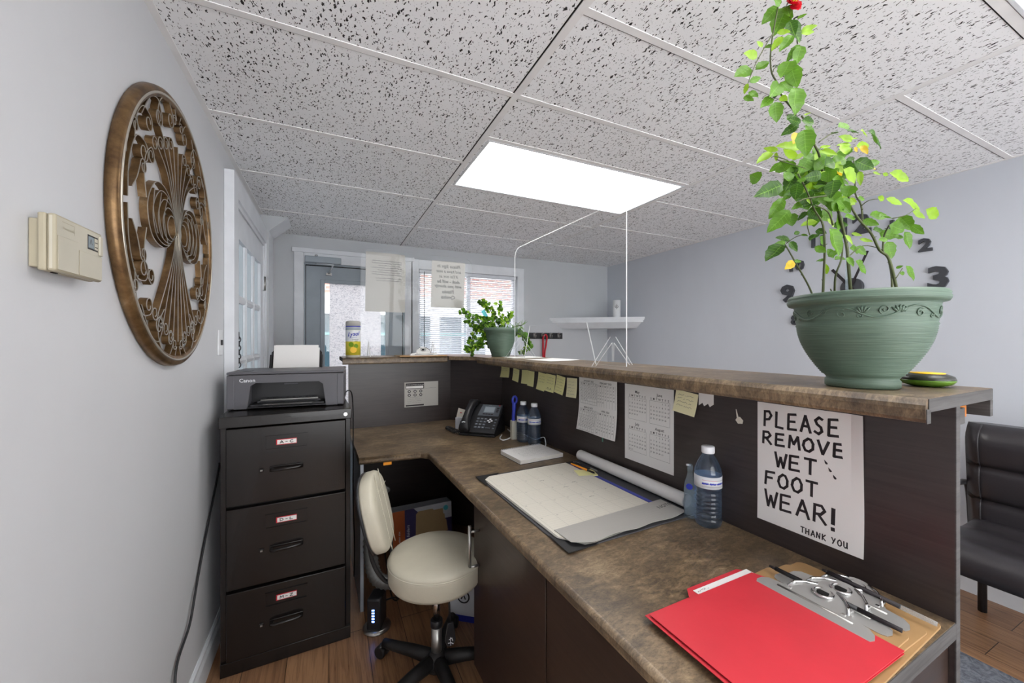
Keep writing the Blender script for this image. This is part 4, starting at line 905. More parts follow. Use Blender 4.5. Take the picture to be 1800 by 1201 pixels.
# telephone
t = thing('desk_phone', 'black office telephone with handset and small screen in the desk corner', 'telephone', cw(.905, 2.235, DT+.0003), CA+R(-45))
TP = Matrix.Translation((.0, -.02, .028)) @ Matrix.Rotation(R(40), 4, 'X')   # sloping face: x across, y up the slope, z out
o = MB(); o.prism([(-.03, 0), (.17, 0), (.17, .02), (.14, .115), (.12, .118), (-.02, .016), (-.032, .012)], -.118, .118, 'black', 'x', .004)
o.box(-.118, .118, -.012, .215, -.012, .006, 'black', .004, T=TP); o.build('base', t)
o = MB(); o.prism([(-.032, .118), (.108, .118), (.108, .21), (-.022, .21)], .006, .010, 'screen_grey', T=TP, bev=.001); o.text('------', .01, 'cap', TP @ Matrix.Translation((.03, .203, .0102))); o.build('bezel', t)
o = MB(); o.box(.0, .072, .143, .192, .0102, .0112, 'lcd', T=TP); o.box(.004, .068, .147, .188, .0112, .0114, 'steel', T=TP); o.build('screen', t)
o = MB()
for i in range(4): o.box(.0+i*.018, .015+i*.018, .128, .134, .0102, .0115, 'ink', T=TP)
for i in range(3): o.box(.082, .098, .150+i*.014, .157+i*.014, .0102, .0115, 'ink', T=TP)
o.box(.09, .1, .2, .206, .0102, .0118, 'redcord', T=TP); o.build('soft_keys', t)
for j in range(4):
    for i in range(3):
        o = MB(); o.box(-.028+i*.025, -.010+i*.025, .022+j*.022, .034+j*.022, .0062, .0092, 'screen_grey', .001, T=TP); o.text('123456789*0#'[(3-j)*3+i], .009, 'cap', TP @ Matrix.Translation((-.019+i*.025, .028+j*.022, .0094))); o.build('key', t)
o = MB()
for (x, y) in ((0, .011), (0, -.011), (.012, 0), (-.012, 0)): o.box(.062+x-.006, .062+x+.006, .082+y-.005, .082+y+.005, .0062, .0095, 'cap', .0015, T=TP)
o.build('navigation_key', t)
o = MB()
for j in range(4): o.box(.092, .106, .022+j*.022, .031+j*.022, .0062, .0088, 'screen_grey', .001, T=TP)
o.box(.048, .078, .025, .030, .0062, .0085, 'screen_grey', T=TP); o.build('function_keys', t)
o = MB()
pr = [(-.006, .0, .030), (.0, .012, .036), (.02, .03, .034), (.06, .042, .026), (.12, .048, .024), (.18, .042, .026), (.215, .03, .034), (.232, .014, .036), (.236, 0, .03)]
v = []; f = []
for (y, h, w_) in pr:
    bot = h-.026 if .03 < y < .2 else -.006
    for (x, z) in ((-w_, bot), (-w_*.96, h*.7), (-w_*.6, h+.006), (w_*.6, h+.006), (w_*.96, h*.7), (w_, bot)): v.append((-.082+x, y-.004, .014+z))
for i in range(len(pr)-1):
    for q in range(6): f.append((i*6+q, i*6+(q+1) % 6, i*6+6+(q+1) % 6, i*6+6+q))
f.append((0, 1, 2, 3, 4, 5)); f.append(tuple(range(len(v)-6, len(v)))[::-1])
vs, fs = o.add(v, f, 'black', True, TP); bmesh.ops.recalc_face_normals(o.bm, faces=fs)
T = TP @ Matrix.Translation((-.082, .022, .0545)); o.stroke([(-.01, 0), (0, .004), (.010, .001)], .006, 'cap', T, .0); o.build('handset', t)
o = MB(); cpts = bez([(-.105, -.01, .018), (-.15, -.02, .014), (-.215, .035, .012), (-.262, .085, .0115), (-.25, .10, .0115), (-.20, .06, .012), (-.145, .015, .013)], 26); hp = []
for i, p in enumerate(cpts):
    dd = (cpts[min(i+1, len(cpts)-1)]-cpts[max(i-1, 0)]).normalized(); s_ = dd.cross(Vector((0, 0, 1))).normalized(); u_ = s_.cross(dd)
    a = i*1.15; hp.append(p+(s_*math.cos(a)+u_*math.sin(a))*.0072)
o.tube(hp, .0029, 'black', 5); o.build('coiled_cord', t)
o = MB(); o.tube(bez([(1.03, 2.16, .776), (.985, 2.09, .7745), (.99, 2.045, .7745), (1.05, 2.08, .776), (1.10, 2.16, .778), (1.13, 2.28, .776)]), .0035, 'cap', 6); tag(o.build('white_cable', None, (0, 0, 0), CA), 'white cable looping out from under the telephone', 'cable')
o = MB(); o.tube(bez([(1.135, 1.82, .7735), (1.15, 1.845, .79), (1.155, 1.875, .81), (1.15, 1.96, .78), (1.16, 2.1, .7735)]), .0025, 'cap', 6); tag(o.build('thin_cord', None, (0, 0, 0), CA), 'thin white cord beside the right-hand small water bottle', 'cord')
t = thing('card_box', 'small white box holding a card with a red mark behind the handset', 'box', cw(.885, 2.46, DT+.0003), CA+R(-40))
o = MB(); o.box(-.045, .045, -.02, .02, 0, .075, 'boxwhite', .001); o.box(-.01, .012, -.0206, -.02, .045, .053, 'ink'); o.build('box', t)
o = MB(); T = Matrix.Translation((-.015, 0, .07)) @ Matrix.Rotation(R(14), 4, 'Y'); o.box(-.03, .018, -.002, .002, 0, .06, 'cream', T=T); o.cyl((-.005, -.0025, .035), .007, -.001, .002, 'redcord', 12, T=T); o.build('card', t)
t = thing('scrub_brush', 'blue handled brush standing in a narrow white holder by the telephone', 'brush', cw(1.056, 2.052, DT+.0003), CA)
o = MB(); o.box(-.016, .016, -.014, .014, 0, .112, 'almond', .003); o.build('holder', t)
o = MB(); v = bez([(0, 0, .105), (0, 0, .14), (.003, 0, .18), (.006, 0, .215)], 6); o.tube(v, [.014, .0135, .012, .0105, .010, .010]+[.011]*6+[.0125]*(len(v)-12), 'blue', 10)
o.tube([(.007+.014*math.sin(R(a)), 0, .232+.021*math.cos(R(a))) for a in range(0, 361, 20)], .0072, 'blue', 8, caps=False); o.build('handle', t)
# water bottles
def bottle(label, loc, s=1.0, h=1.0, group=None):
    t = thing('water_bottle', label, 'bottle', loc, CA, group)
    pr = [(0, .004), (.018, .002), (.027, .0), (.032, .005), (.034, .014)]
    for i in range(7): z = .022+.0125*i; pr += [(.034, z), (.0325, z+.003), (.0315, z+.006), (.033, z+.0095)]
    pr += [(.034, .115), (.0335, .117), (.0335, .150), (.034, .152), (.034, .160), (.032, .170), (.026, .188), (.018, .204), (.0135, .211), (.0125, .216), (.0125, .222)]
    k_ = s; o = MB(); o.lathe([(r*k_, z*h) for r, z in pr], 'water', 40, ripple=lambda a, z: .018*math.cos(5*a)*max(0, min(1, (z-.155*h)/.02))*(1 if z < .205*h else 0)); o.build('body', t)
    o = MB(); o.lathe([(0, .214*h), (.0155*k_, .214*h), (.0165*k_, .217*h), (.0165*k_, .232*h), (.015*k_, .2345*h), (0, .2345*h)], 'cap', 28, ripple=lambda a, z: .012*math.cos(28*a)); o.build('cap', t)
    o = MB(); o.lathe([(.0338*k_, .1165*h), (.0344*k_, .1166*h), (.0344*k_, .1505*h), (.0338*k_, .1506*h)], 'label_w', 40, cap=False)
    for i in range(22):                                          # printed band and line of small type, facing the desk
        a = R(195+i*5.2); rr = .03455*k_; Tm = frame((rr*math.cos(a), rr*math.sin(a), .132*h), (-math.sin(a), math.cos(a), 0), (0, 0, 1))
        if i % 6 != 5: o.stroke([(-.0014, random.uniform(-.002, 0)), (.0014, random.uniform(0, .002))], .0042, 'blue', Tm, .0001)
        o.stroke([(-.001, 0), (.001, 0)], .0012, 'redcord' if i < 12 else 'pale_ink', Tm @ Matrix.Translation((0, .010, 0)), .0001); o.stroke([(-.001, 0), (.0008, 0)], .0012, 'pale_ink', Tm @ Matrix.Translation((0, -.009, 0)), .0001)
    a = R(325); rr = .0347*k_; o.cyl((0, 0, 0), .005, 0, .0003, 'green_tape', 12, T=frame((rr*math.cos(a), rr*math.sin(a), .134*h), (-math.sin(a), math.cos(a), 0), (0, 0, 1)))
    o.build('label', t); return t
bottle('small blue water bottle on the left of the pair, beside the brush', cw(1.085, 1.985, DT+.0003), 1.08, .99, 'pair of small water bottles')
bottle('small blue water bottle on the right of the pair, behind the notepad', cw(1.108, 1.898, DT+.0003), 1.08, .99, 'pair of small water bottles')
bottle('large clear blue water bottle standing between rolled paper and handwritten sign', cw(1.115, .818, DT+.0003), 1.17, 1.06)
t = thing('small_dispenser', 'small clear plastic bottle with a blue dot hidden behind the large water bottle', 'bottle', cw(1.110, .880, DT+.0003), CA)
o = MB(); o.lathe([(0, 0), (.017, 0), (.019, .004), (.019, .095), (.016, .115), (.0095, .135), (.007, .152)], 'clearpl', 20); o.lathe([(0, .01), (.0155, .01), (.0155, .07), (0, .07)], 'clearpl', 20); o.build('body', t)
o = MB(); o.lathe([(0, .15), (.0085, .15), (.0085, .168), (.006, .174), (0, .174)], 'clearpl', 16); o.tube([(0, 0, .170), (-.012, .004, .172)], .0035, 'cap', 8); o.build('pump', t)
o = MB(); o.cyl((0, 0, 0), .010, 0, .0008, 'blue', 14, T=frame((-.0155, -.0095, .105), (.55, -.83, 0), (0, 0, 1))); o.build('dot', t)
# clipboards, folder, pens
def clip(o, T):                                                 # low steel clip: long lip along y, hump and ring
    o.prism([(-.030, -.094), (-.030, .094), (-.026, .104), (-.016, .108), (-.004, .104), (.006, .092), (.010, .064), (.030, .048), (.044, .036), (.052, .026), (.062, .020), (.067, .010), (.068, 0), (.067, -.010), (.062, -.020), (.052, -.026), (.044, -.036), (.030, -.048), (.010, -.064), (.006, -.092), (-.004, -.104), (-.016, -.108), (-.026, -.104)], 0, .0016, 'clipsteel', T=T @ Matrix.Rotation(R(-11), 4, 'Y'))
    o.tube([(.040+.018*math.cos(R(a)), .018*math.sin(R(a)), .0095) for a in range(0, 361, 18)], .0032, 'chrome', 8, T=T, caps=False)
    o.cyl((.040, 0, 0), .011, .008, .0108, 'dark', 20, T=T)
    for s_ in (-1, 1): o.box(.004, .040, s_*.05-.005, s_*.05+.005, -.008, .004, 'chrome', .002, T=T); o.tube([(.012, s_*.056, .002), (.03, s_*.05, .010), (.048, s_*.036, .0115), (.060, s_*.018, .0125)], .003, 'chrome', 8, T=T)
    o.tube([(-.002, -.07, -.001), (-.002, .07, -.001)], .004, 'nickel', 8, T=T)
def clipboard(label, loc, rz, w=.33, h=.262):
    t = thing('clipboard', label, 'clipboard', loc, rz, 'stack of clipboards')
    o = MB(); poly = arc(-.018, -h/2+.018, .018, -90, 0, 5)+arc(-.018, h/2-.018, .018, 0, 90, 5)+arc(-w+.018, h/2-.018, .018, 90, 180, 5)+arc(-w+.018, -h/2+.018, .018, 180, 270, 5)
    o.prism(poly, 0, .0036, 'hardboard', bev=.0006, seg=1); o.build('board', t)
    o = MB(); clip(o, Matrix.Translation((-.078, 0, .0128))); o.build('clip', t); return t
CBY = .438
clipboard('brown clipboard at the bottom of the stack, its clip nearest the panel', cw(1.140, CBY, DT+.0003), CA+R(1.5), .35)
clipboard('brown clipboard in the middle of the stack between two others', cw(1.088, CBY+.003, DT+.0042), CA+R(-1), .35)
clipboard('brown clipboard on top of the stack gripping the red folder', cw(1.030, CBY+.012, DT+.0081), CA+R(.5), .36)
t = thing('file_folder', 'bright red file folder held in the top clipboard', 'folder', cw(.608, CBY+.016, DT+.0122), CA+R(-1))
o = MB(); o.prism([(0, -.142), (.350, -.142), (.350, .138), (.0, .138)], 0, .0012, 'red'); o.prism([(0, -.142), (.13, .138), (.15, .160), (.325, .160), (.345, .138), (.350, -.14)], .0013, .0022, 'red'); o.build('back_cover', t)
o = MB(); o.prism([(.008, -.142), (.352, -.142), (.352, .105), (.34, .132), (.006, .132)], .0042, .0054, 'red', bev=.0004, seg=1); o.build('front_cover', t)
o = MB(); o.sheet(.155, .345, .06, .148, 'paper', 4, 2, .0006); o.warp(lambda x, y, z: (x, y, z+.0030)); scribble(o, .16, .20, .138, .006, .001, 'pale_ink', .0040); tag(o.build('paper_slip', None, cw(.608, CBY+.016, DT+.0122), CA+R(-1)), 'white paper slip sticking out of the red folder', 'paper')
pen_obj('clip_pen', 'clear black pen under the clip of the topmost clipboard', 'pen', cw(1.000, .552, DT+.0225), CA+R(-87), 'black', 'ink', .225, .0048, 1.5, 'ink', .9)
pen_obj('clip_pen', 'clear dark capped pen at the near edge of the bottom clipboard', 'pen', cw(1.092, .485, DT+.0245), CA+R(-86), 'ink', 'clearpl', .18, .0052, 4, 'ink', .9)

# ------------------------------------------------------------ big flower pot with the rose
def leaf(mb, b, t, w, k, nrm, fold=.25, droop=.12, n=8):
    b = Vector(b); t = Vector(t); ax = t-b; L = ax.length
    if L < 1e-5: return
    ax.normalize(); nrm = (Vector(nrm)-ax*Vector(nrm).dot(ax))
    nrm = nrm.normalized() if nrm.length > 1e-5 else ax.orthogonal().normalized()
    sd = ax.cross(nrm); v = []; f = []
    for i in range(n+1):
        u = i/n; ww = w*(math.sin(math.pi*min(1, u**.8))**.8)*(1-.12*u)*(1+(.07 if i % 2 else -.05)) if 0 < i < n else 0
        c = b+ax*(L*u)-nrm*(droop*L*u*u)+nrm*(.03*L*math.sin(u*9))
        for s_ in (-1, -.5, 0, .5, 1): v.append(c+sd*(s_*ww/2)+nrm*(abs(s_)*fold*ww/2))
    for i in range(n):
        for q in range(4): f.append((i*5+q, i*5+q+1, i*5+q+6, i*5+q+5))
    mb.add(v, f, k, True)
    if n >= 8 and k in ('leaf_d', 'leaf_m'):                      # pale midrib and side veins
        for i in range(1, n):
            a, c = Vector(v[i*5+2]), Vector(v[min(n, i+1)*5+2]); e = nrm*.0004; h = sd*L*.010
            mb.add([a+e-h, a+e+h, c+e+h, c+e-h], [(0, 1, 2, 3)], 'vein')
            if i < n-1:
                for q in (0, 4):
                    z_ = Vector(v[(i+1)*5+q])*.85+a*.15; dd = ax*L*.007; mb.add([a+e-dd, a+e+dd, z_+e*1.3+dd*.3, z_+e*1.3-dd*.3], [(0, 1, 2, 3)], 'vein')
PX, PY = 1.130, .436
t = thing('potted_rose', 'tall leafy rose in a big sage green pot at the near end of the counter', 'potted plant', cw(PX, PY, CT+.0003), CA)
pinv = (Matrix.Translation(cw(PX, PY, CT+.0003)) @ Matrix.Rotation(CA, 4, 'Z')).inverted()
prof = [(0, 0), (.062, 0), (.0665, .003), (.0665, .017), (.063, .021), (.068, .028)]
def potr(z): return .066+.0565*math.sin(min(1, (z-.022)/.125)*math.pi/2)**.9 if z < .147 else .1225+(z-.147)*.1
z = .030
while z < .138: prof += [(potr(z), z), (potr(z)-.0008, z+.0028)]; z += .0042
prof += [(potr(.142)+.0012, .142), (potr(.146)-.001, .146), (potr(.15), .15), (.1265, .184), (.128, .188), (.1375, .190), (.1405, .195), (.1412, .2), (.1390, .203), (.1405, .207), (.137, .2125), (.131, .2135), (.128, .211), (.124, .19), (.12, .17), (.0, .165)]
o = MB(); o.lathe(prof, 'pot', 72); 
def onpot(a, z, r=.0008): rr = .1225+(z-.147)*.115+r; return (rr*math.cos(a), rr*math.sin(a), z)
o.build('pot', t)
o = MB()
for k_ in range(6):
    a0 = k_*math.pi/3-.2; A_ = math.pi/3
    o.tube([onpot(a0+A_*u/24, .166+.012*math.sin(u/24*2*math.pi)) for u in range(25)], .0018, 'pot', 6)
    for (ca, cz, r0, d_, st) in ((.30, .163, .0095, 1, 60), (.82, .170, .0095, -1, 240), (.52, .158, .006, -1, 100), (.05, .172, .006, 1, 280)):
        o.tube([onpot(a0+A_*ca+(r0*(1-q/22)*math.cos(R(st+q*25*d_)))/.124, cz+r0*(1-q/22)*math.sin(R(st+q*25*d_))) for q in range(19)], .0014, 'pot', 5)
    for q in range(5):
        an = R(50+q*20); c_ = a0+A_*(.55 if k_ % 2 else .0)
        o.tube([onpot(c_+math.cos(an)*.004/.124, .160+.004), onpot(c_+math.cos(an)*.012/.124, .160+.012*math.sin(an)), onpot(c_+math.cos(an)*.02/.124, .160+.019*math.sin(an))], [.0012, .0026, .0008], 'pot', 6)
o.build('relief_band', t)
MB().lathe([(0, .184), (.06, .186), (.1225, .180), (.1225, .172), (0, .172)], 'soil', 32).build('soil', t)
RZ = .905                                                        # distance of the plant from the lens
def rp(x, y, dz=0): return pinv @ at(1330+x/3.43, 180+y/3.43, RZ+dz)
def rp2(x, y, dz=0): return pinv @ at(1280+x/5.46, y/5.46, RZ+dz)
stems = [
 ([(350, 1195), (310, 1100), (245, 985), (185, 880), (165, 850)], .04, .0022), ([(398, 1190), (405, 1040), (410, 900), (400, 740), (350, 650), (300, 530), (250, 430)], -.03, .0028),
 ([(470, 1185), (475, 1050), (510, 950), (520, 850)], .05, .0026), ([(570, 1180), (555, 1000), (545, 880), (520, 760), (490, 650), (450, 560), (420, 470), (395, 400), (375, 310), (345, 245), (325, 160), (270, 80)], 0, .0036),
 ([(855, 1180), (820, 1020), (790, 930), (740, 890), (690, 790), (620, 710), (570, 630), (540, 520), (490, 460)], .02, .0034), ([(815, 1180), (815, 1050), (790, 930)], .03, .0028),
 ([(640, 740), (630, 620), (595, 550), (595, 440), (585, 340)], .05, .0022), ([(760, 900), (770, 800), (800, 740)], .02, .0024), ([(450, 560), (300, 580), (255, 600)], -.04, .0018), ([(460, 740), (430, 660), (350, 620)], -.05, .002),
 ([(470, 1190), (445, 1125)], -.02, .002), ([(895, 1190), (905, 1120)], -.02, .0018), ([(375, 240), (440, 195), (480, 180)], -.03, .0014), ([(190, 350), (110, 325), (90, 335)], -.04, .0012), ([(200, 370), (120, 345), (300, 400)], 0, .0012),
 ([(630, 625), (680, 590), (760, 580)], .04, .0012), ([(820, 700), (900, 680), (960, 640)], .0, .0012), ([(555, 930), (640, 865), (740, 880)], .02, .0014), ([(840, 1060), (880, 1000)], .0, .0012), ([(180, 850), (240, 810), (300, 795)], .03, .0012), ([(320, 800), (305, 740), (310, 690)], -.03, .0012), ([(600, 450), (700, 430), (800, 430)], .05, .001)]
for k_, (pl, dz, r) in enumerate(stems):
    pts = bez([rp(x, y, dz+.01*math.sin(i*1.7+k_)) for i, (x, y) in enumerate(pl)], 4); n = len(pts)
    o = MB(); o.tube(pts, [r*(1-.45*i/n) for i in range(n)], 'stem', 7)
    if r > .002:
        for i in range(3, n-2, 3):
            d_ = Vector((random.uniform(-1, 1), random.uniform(-1, 1), .3)).normalized()*.007; o.tube([pts[i], pts[i]+d_], [.0014, .0002], 'stem', 5)
    o.build('stem', t)
tops = [([(640, 1150), (640, 1080), (510, 910), (465, 790), (420, 705), (405, 590), (410, 480), (430, 320), (480, 60), (500, -60)], 0, .0022), ([(430, 320), (340, 470), (250, 640), (190, 800)], -.03, .0013), ([(665, 420), (650, 300), (600, 180), (560, 60), (610, -40)], .02, .0014), ([(430, 690), (450, 650), (580, 585), (665, 420)], .01, .0012)]
for pl, dz, r in tops:
    pts = bez([rp2(x, y, dz) for (x, y) in pl], 4); n = len(pts); o = MB(); o.tube(pts, [r*(1-.4*i/n) for i in range(n)], 'stem', 7); o.build('stem', t)
o = MB(); o.tube([rp(548, 1180, .01), rp(550, 900, .01)], .004, 'clearpl', 10); o.build('support_stake', t)
LV1 = """200,650,65,780,m 160,575,75,705,d 155,500,0,558,d 150,500,65,545,d 95,305,0,365,l 130,290,40,275,l 120,300,115,360,l 150,365,75,420,m 235,395,150,380,m 255,130,150,195,d 265,125,190,95,d 270,110,350,125,d 290,140,355,195,d 285,165,305,315,D 300,80,312,60,l
245,185,225,245,y 260,280,135,250,l 240,330,165,290,l 215,350,300,290,l 380,275,450,262,l 390,290,490,310,l 445,195,500,175,d 490,148,565,138,m 545,175,620,175,D 625,170,680,200,l 670,175,760,275,d 575,230,510,200,l 575,225,620,205,l 570,260,490,250,l 600,262,700,258,l 590,270,610,300,y 630,262,672,308,y
490,370,605,430,D 590,355,715,395,D 500,400,415,450,d 540,345,600,335,d 680,390,720,402,y 490,420,508,440,y 250,400,160,430,d 230,430,175,530,D 250,480,230,590,D 225,520,160,590,d 380,390,295,400,d 390,440,290,455,D 300,460,240,475,m 400,460,385,580,D 470,470,440,565,D 330,480,310,540,l 620,415,628,500,l 490,460,560,490,m
700,420,750,435,l 760,430,800,440,l 800,425,940,470,l 300,580,325,610,l 280,600,212,645,m 360,590,440,600,m 305,660,245,710,d 320,640,388,705,D 360,715,270,740,l 510,600,565,660,m 480,600,540,640,m 565,575,605,605,l 610,575,660,585,m 730,570,770,590,l 780,580,885,615,l 880,590,1015,650,l 1020,645,1115,700,l 940,655,1020,700,l
680,680,800,685,m 740,690,830,690,m 860,690,945,770,D 930,740,1010,795,m 800,740,900,775,m 890,780,940,880,m 640,710,740,740,m 700,770,795,780,d 740,790,865,805,D 785,840,825,940,D 830,810,890,815,m 735,830,800,825,d 430,700,470,745,l 460,740,555,740,D 440,760,520,920,m 530,690,600,700,m 530,800,585,855,l 570,790,640,800,l 620,825,705,835,l 560,880,625,900,m 600,870,665,920,m
360,770,420,790,d 365,795,320,830,d 380,810,415,860,m 350,870,422,905,m 425,885,470,940,m 420,950,358,958,m 420,975,422,1040,l 430,930,500,890,m 470,950,545,935,m 545,935,588,985,m 595,955,665,1035,m 200,830,122,810,d 160,860,52,955,D 200,840,245,900,d 225,795,262,780,d 265,800,310,802,d 225,960,172,1005,y 225,955,270,962,m 840,1000,885,985,m 900,985,965,1070,m 860,1030,895,1032,m 175,845,110,855,m"""
o = MB()
for tok in LV1.split():
    x0, y0, x1, y1, k_ = tok.split(','); x0, y0, x1, y1 = map(float, (x0, y0, x1, y1)); dz = random.uniform(-.07, .07)
    a = rp(x0, y0, dz); c = rp(x1, y1, dz+random.uniform(-.025, .02)); L = (c-a).length
    mt = {'d': 'leaf_d', 'D': 'leaf_d', 'm': 'leaf_m', 'l': 'leaf_l', 'y': 'leaf_y'}[k_]
    if k_ in 'dD' and random.random() < .35: mt = 'leaf_m'
    leaf(o, a, c, L*(.68 if k_ == 'D' else .54 if k_ != 'l' else .42), mt, Vector((-.75+random.uniform(-.5, .5), -.6+random.uniform(-.5, .5), random.uniform(-.25, .55))), random.uniform(.1, .45), random.uniform(.05, .2))
for i in range(110):                                              # inner leaves of the crown
    x0, y0 = random.gauss(360, 110), random.gauss(450, 120); an = random.uniform(0, 6.3); L = random.uniform(70, 120); dz = random.uniform(-.03, .13)
    if y0 < 300: continue
    leaf(o, rp(x0, y0, dz), rp(x0+L*math.cos(an), y0+L*math.sin(an)*.8+15, dz), .034, random.choice(['leaf_d', 'leaf_m', 'leaf_m', 'leaf_l']), Vector((random.uniform(-1, 0), random.uniform(-1, 0), random.uniform(-.3, .8))), .3, .15)
LV2 = """480,60,320,235,D 560,70,440,330,D 490,50,500,-20,m 600,190,690,410,d 590,200,640,340,d 470,310,600,305,l 700,300,860,235,l 700,320,832,300,l 660,180,760,130,m 520,350,415,480,l 620,340,490,490,m 690,430,560,590,m 700,440,650,620,m 600,585,505,735,D 600,630,665,840,D 430,650,492,618,d 550,740,600,800,l 490,810,410,920,D 500,790,625,885,D 640,840,650,1100,D 510,880,420,945,d 500,930,570,965,l 420,940,315,1025,m 450,980,470,1170,D
640,1110,565,1150,d 220,660,60,735,D 260,670,395,590,m 200,790,320,740,m 190,800,150,905,l 200,880,290,930,D 150,930,245,965,m 280,540,160,505,l 330,450,278,395,l 400,460,370,430,m 560,60,590,150,m 500,40,440,-10,m"""
for tok in LV2.split():
    x0, y0, x1, y1, k_ = tok.split(','); x0, y0, x1, y1 = map(float, (x0, y0, x1, y1)); dz = random.uniform(-.03, .03)
    a = rp2(x0, y0, dz); c = rp2(x1, y1, dz+random.uniform(-.02, .02)); L = (c-a).length
    leaf(o, a, c, L*(.66 if k_ == 'D' else .54), {'d': 'leaf_d', 'D': 'leaf_m', 'm': 'leaf_m', 'l': 'leaf_l', 'y': 'leaf_y'}[k_], Vector((-.8+random.uniform(-.4, .4), -.6+random.uniform(-.4, .4), random.uniform(-.3, .3))), random.uniform(.12, .4), random.uniform(.03, .12))
o.build('foliage', t)
o = MB(); fc = rp2(625, 30, 0)
for ring, (n_, r_, tl) in enumerate(((5, .024, .1), (6, .021, .5), (5, .015, 1.0))):
    for i in range(n_):
        a = i*2*math.pi/n_+ring*.5; d_ = Vector((math.cos(a), math.sin(a)*.4-.3*tl, math.sin(a)-.35)).normalized()
        leaf(o, fc+d_*.002, fc+d_*r_, r_*1.05, 'rose', Vector((-.7, -.6, .2))+d_*.2, .3, -.2)
for i in range(14): d_ = Vector((random.uniform(-1, .2), random.uniform(-1, .2), random.uniform(-.6, .6))).normalized()*.008; o.tube([fc, fc+d_], [.0008, .0014], 'leaf_y', 5)
o.build('flower', t)
t = thing('painted_stone', 'flat green and black stone with a yellow painted top beside the green pot', 'painted stone', cw(1.282, .372, CT+.0003), CA)
o = MB(); o.lathe([(0, 0), (.025, 0), (.042, .006), (.048, .014), (.0475, .016)], 'greenstone', 36); o.lathe([(.0475, .016), (.048, .0165), (.044, .024), (.034, .029), (.031, .030)], 'blackstone', 36, cap=False, ripple=lambda a, z: .02*math.sin(9*a)*(1 if .017 < z < .026 else 0)); o.build('body', t)
o = MB(); o.lathe([(0, .0295), (.031, .0298), (.030, .0318), (0, .0328)], 'yellow', 30); o.build('painted_top', t)
# ------------------------------------------------------------ second plant by the window
PX2, PY2 = 1.165, 2.46
t = thing('potted_plant', 'small green pot with a trailing jade-like plant on the counter near the window', 'potted plant', cw(PX2, PY2, CT+.0003), CA)
pinv2 = (Matrix.Translation(cw(PX2, PY2, CT+.0003)) @ Matrix.Rotation(CA, 4, 'Z')).inverted()
zc2 = cw(PX2, PY2).dot(FV)
def rq(px, py, dz=0): return pinv2 @ at(px, py, zc2+dz)
o = MB(); o.lathe([(0, 0), (.062, 0), (.065, .004), (.067, .02), (.088, .075), (.102, .13), (.108, .172), (.118, .176), (.120, .198), (.116, .2), (.112, .198), (.106, .165), (0, .16)], 'pot', 48); o.build('pot', t)
MB().lathe([(0, .178), (.107, .176), (.106, .17), (0, .17)], 'soil', 24).build('soil', t)
br2 = [[(880, 585), (862, 565), (840, 560), (812, 548)], [(878, 582), (850, 572), (832, 590), (826, 622)], [(875, 580), (858, 585), (848, 602), (836, 612)], [(882, 582), (868, 556), (856, 538), (845, 530)], [(885, 582), (880, 560), (877, 535)], [(890, 582), (905, 574), (918, 572)], [(895, 585), (915, 585), (925, 600), (918, 622)], [(900, 584), (922, 592), (930, 612)], [(872, 580), (862, 590), (860, 608)], [(884, 580), (892, 562), (896, 552)], [(870, 582), (845, 580), (822, 568)], [(868, 584), (840, 600), (820, 615)]]
fol = MB()
for k_, pl in enumerate(br2):
    dz = random.uniform(-.06, .1); pts = bez([rq(x, y, dz*i/3) for i, (x, y) in enumerate(pl)], 5); o = MB(); o.tube(pts, .003, 'stem', 6); o.build('stem', t)
    for i, p in enumerate(pts):
        if i < 3: continue
        for q in range(4 if k_ in (4, 5, 9) else 6):
            d_ = Vector((random.uniform(-1, 1), random.uniform(-1, .4), random.uniform(-.8, .9))).normalized()
            if k_ in (5,): leaf(fol, p, p+d_*.05, .004, 'leaf_m', (0, -1, .4), .1, .1, 3)
            else: leaf(fol, p+d_*.006, p+d_*random.uniform(.025, .042), .026, random.choice(['leaf_d', 'leaf_m', 'leaf_m', 'leaf_l']), Vector((random.uniform(-.5, .5), -1, random.uniform(-.2, .8))), .15, .1, 4)
for i in range(40):
    a = random.uniform(0, 6.3); p = Vector((.09*math.cos(a), .09*math.sin(a), .18)); d_ = Vector((.6*math.cos(a), .6*math.sin(a), random.uniform(.4, 1.1)))*.05
    leaf(fol, p, p+d_, .007, random.choice(['leaf_m', 'leaf_l', 'leaf_d']), (0, -1, .5), .1, .2, 3)
fol.build('foliage', t)
o = MB(); a = rq(852, 552, .02); o.box(-.014, .014, -.001, .001, -.03, .03, 'cyan', T=Matrix.Translation(a) @ Matrix.Rotation(R(-30), 4, 'Y')); o.tube([a-Vector((-.012, 0, .025)), rq(872, 585, .02)], .0015, 'cap', 5); o.build('plant_tag', t)
# ------------------------------------------------------------ canister, clipboard, papers and shields on the counter
t = thing('wipes_canister', 'tall yellow label cleaning wipes canister at the left end of the counter', 'canister', cw(.232, 2.765, CT+.0003), CA)
o = MB(); o.lathe([(0, 0), (.043, 0), (.046, .004), (.046, .2), (.043, .204), (0, .204)], 'almond', 40); o.build('body', t)
o = MB(); o.lathe([(.043, .2045), (.0465, .206), (.0465, .228), (.044, .236), (.03, .240), (0, .241)], 'grey_paper', 40); o.lathe([(.0466, .2), (.0469, .2005), (.0469, .206), (.0466, .2065)], 'blue', 40, cap=False); o.build('lid', t)
o = MB(); o.lathe([(.0461, .016), (.0466, .016), (.0466, .198), (.0461, .198)], 'lysol_y', 40, cap=False); o.lathe([(.0467, .105), (.0469, .106), (.0469, .178), (.0467, .179)], 'label_w', 40, cap=False); o.lathe([(.0467, .180), (.0470, .181), (.0470, .197), (.0467, .198)], 'steel', 40, cap=False)
va = math.atan2(-2.765, -.232+.0)+R(2)
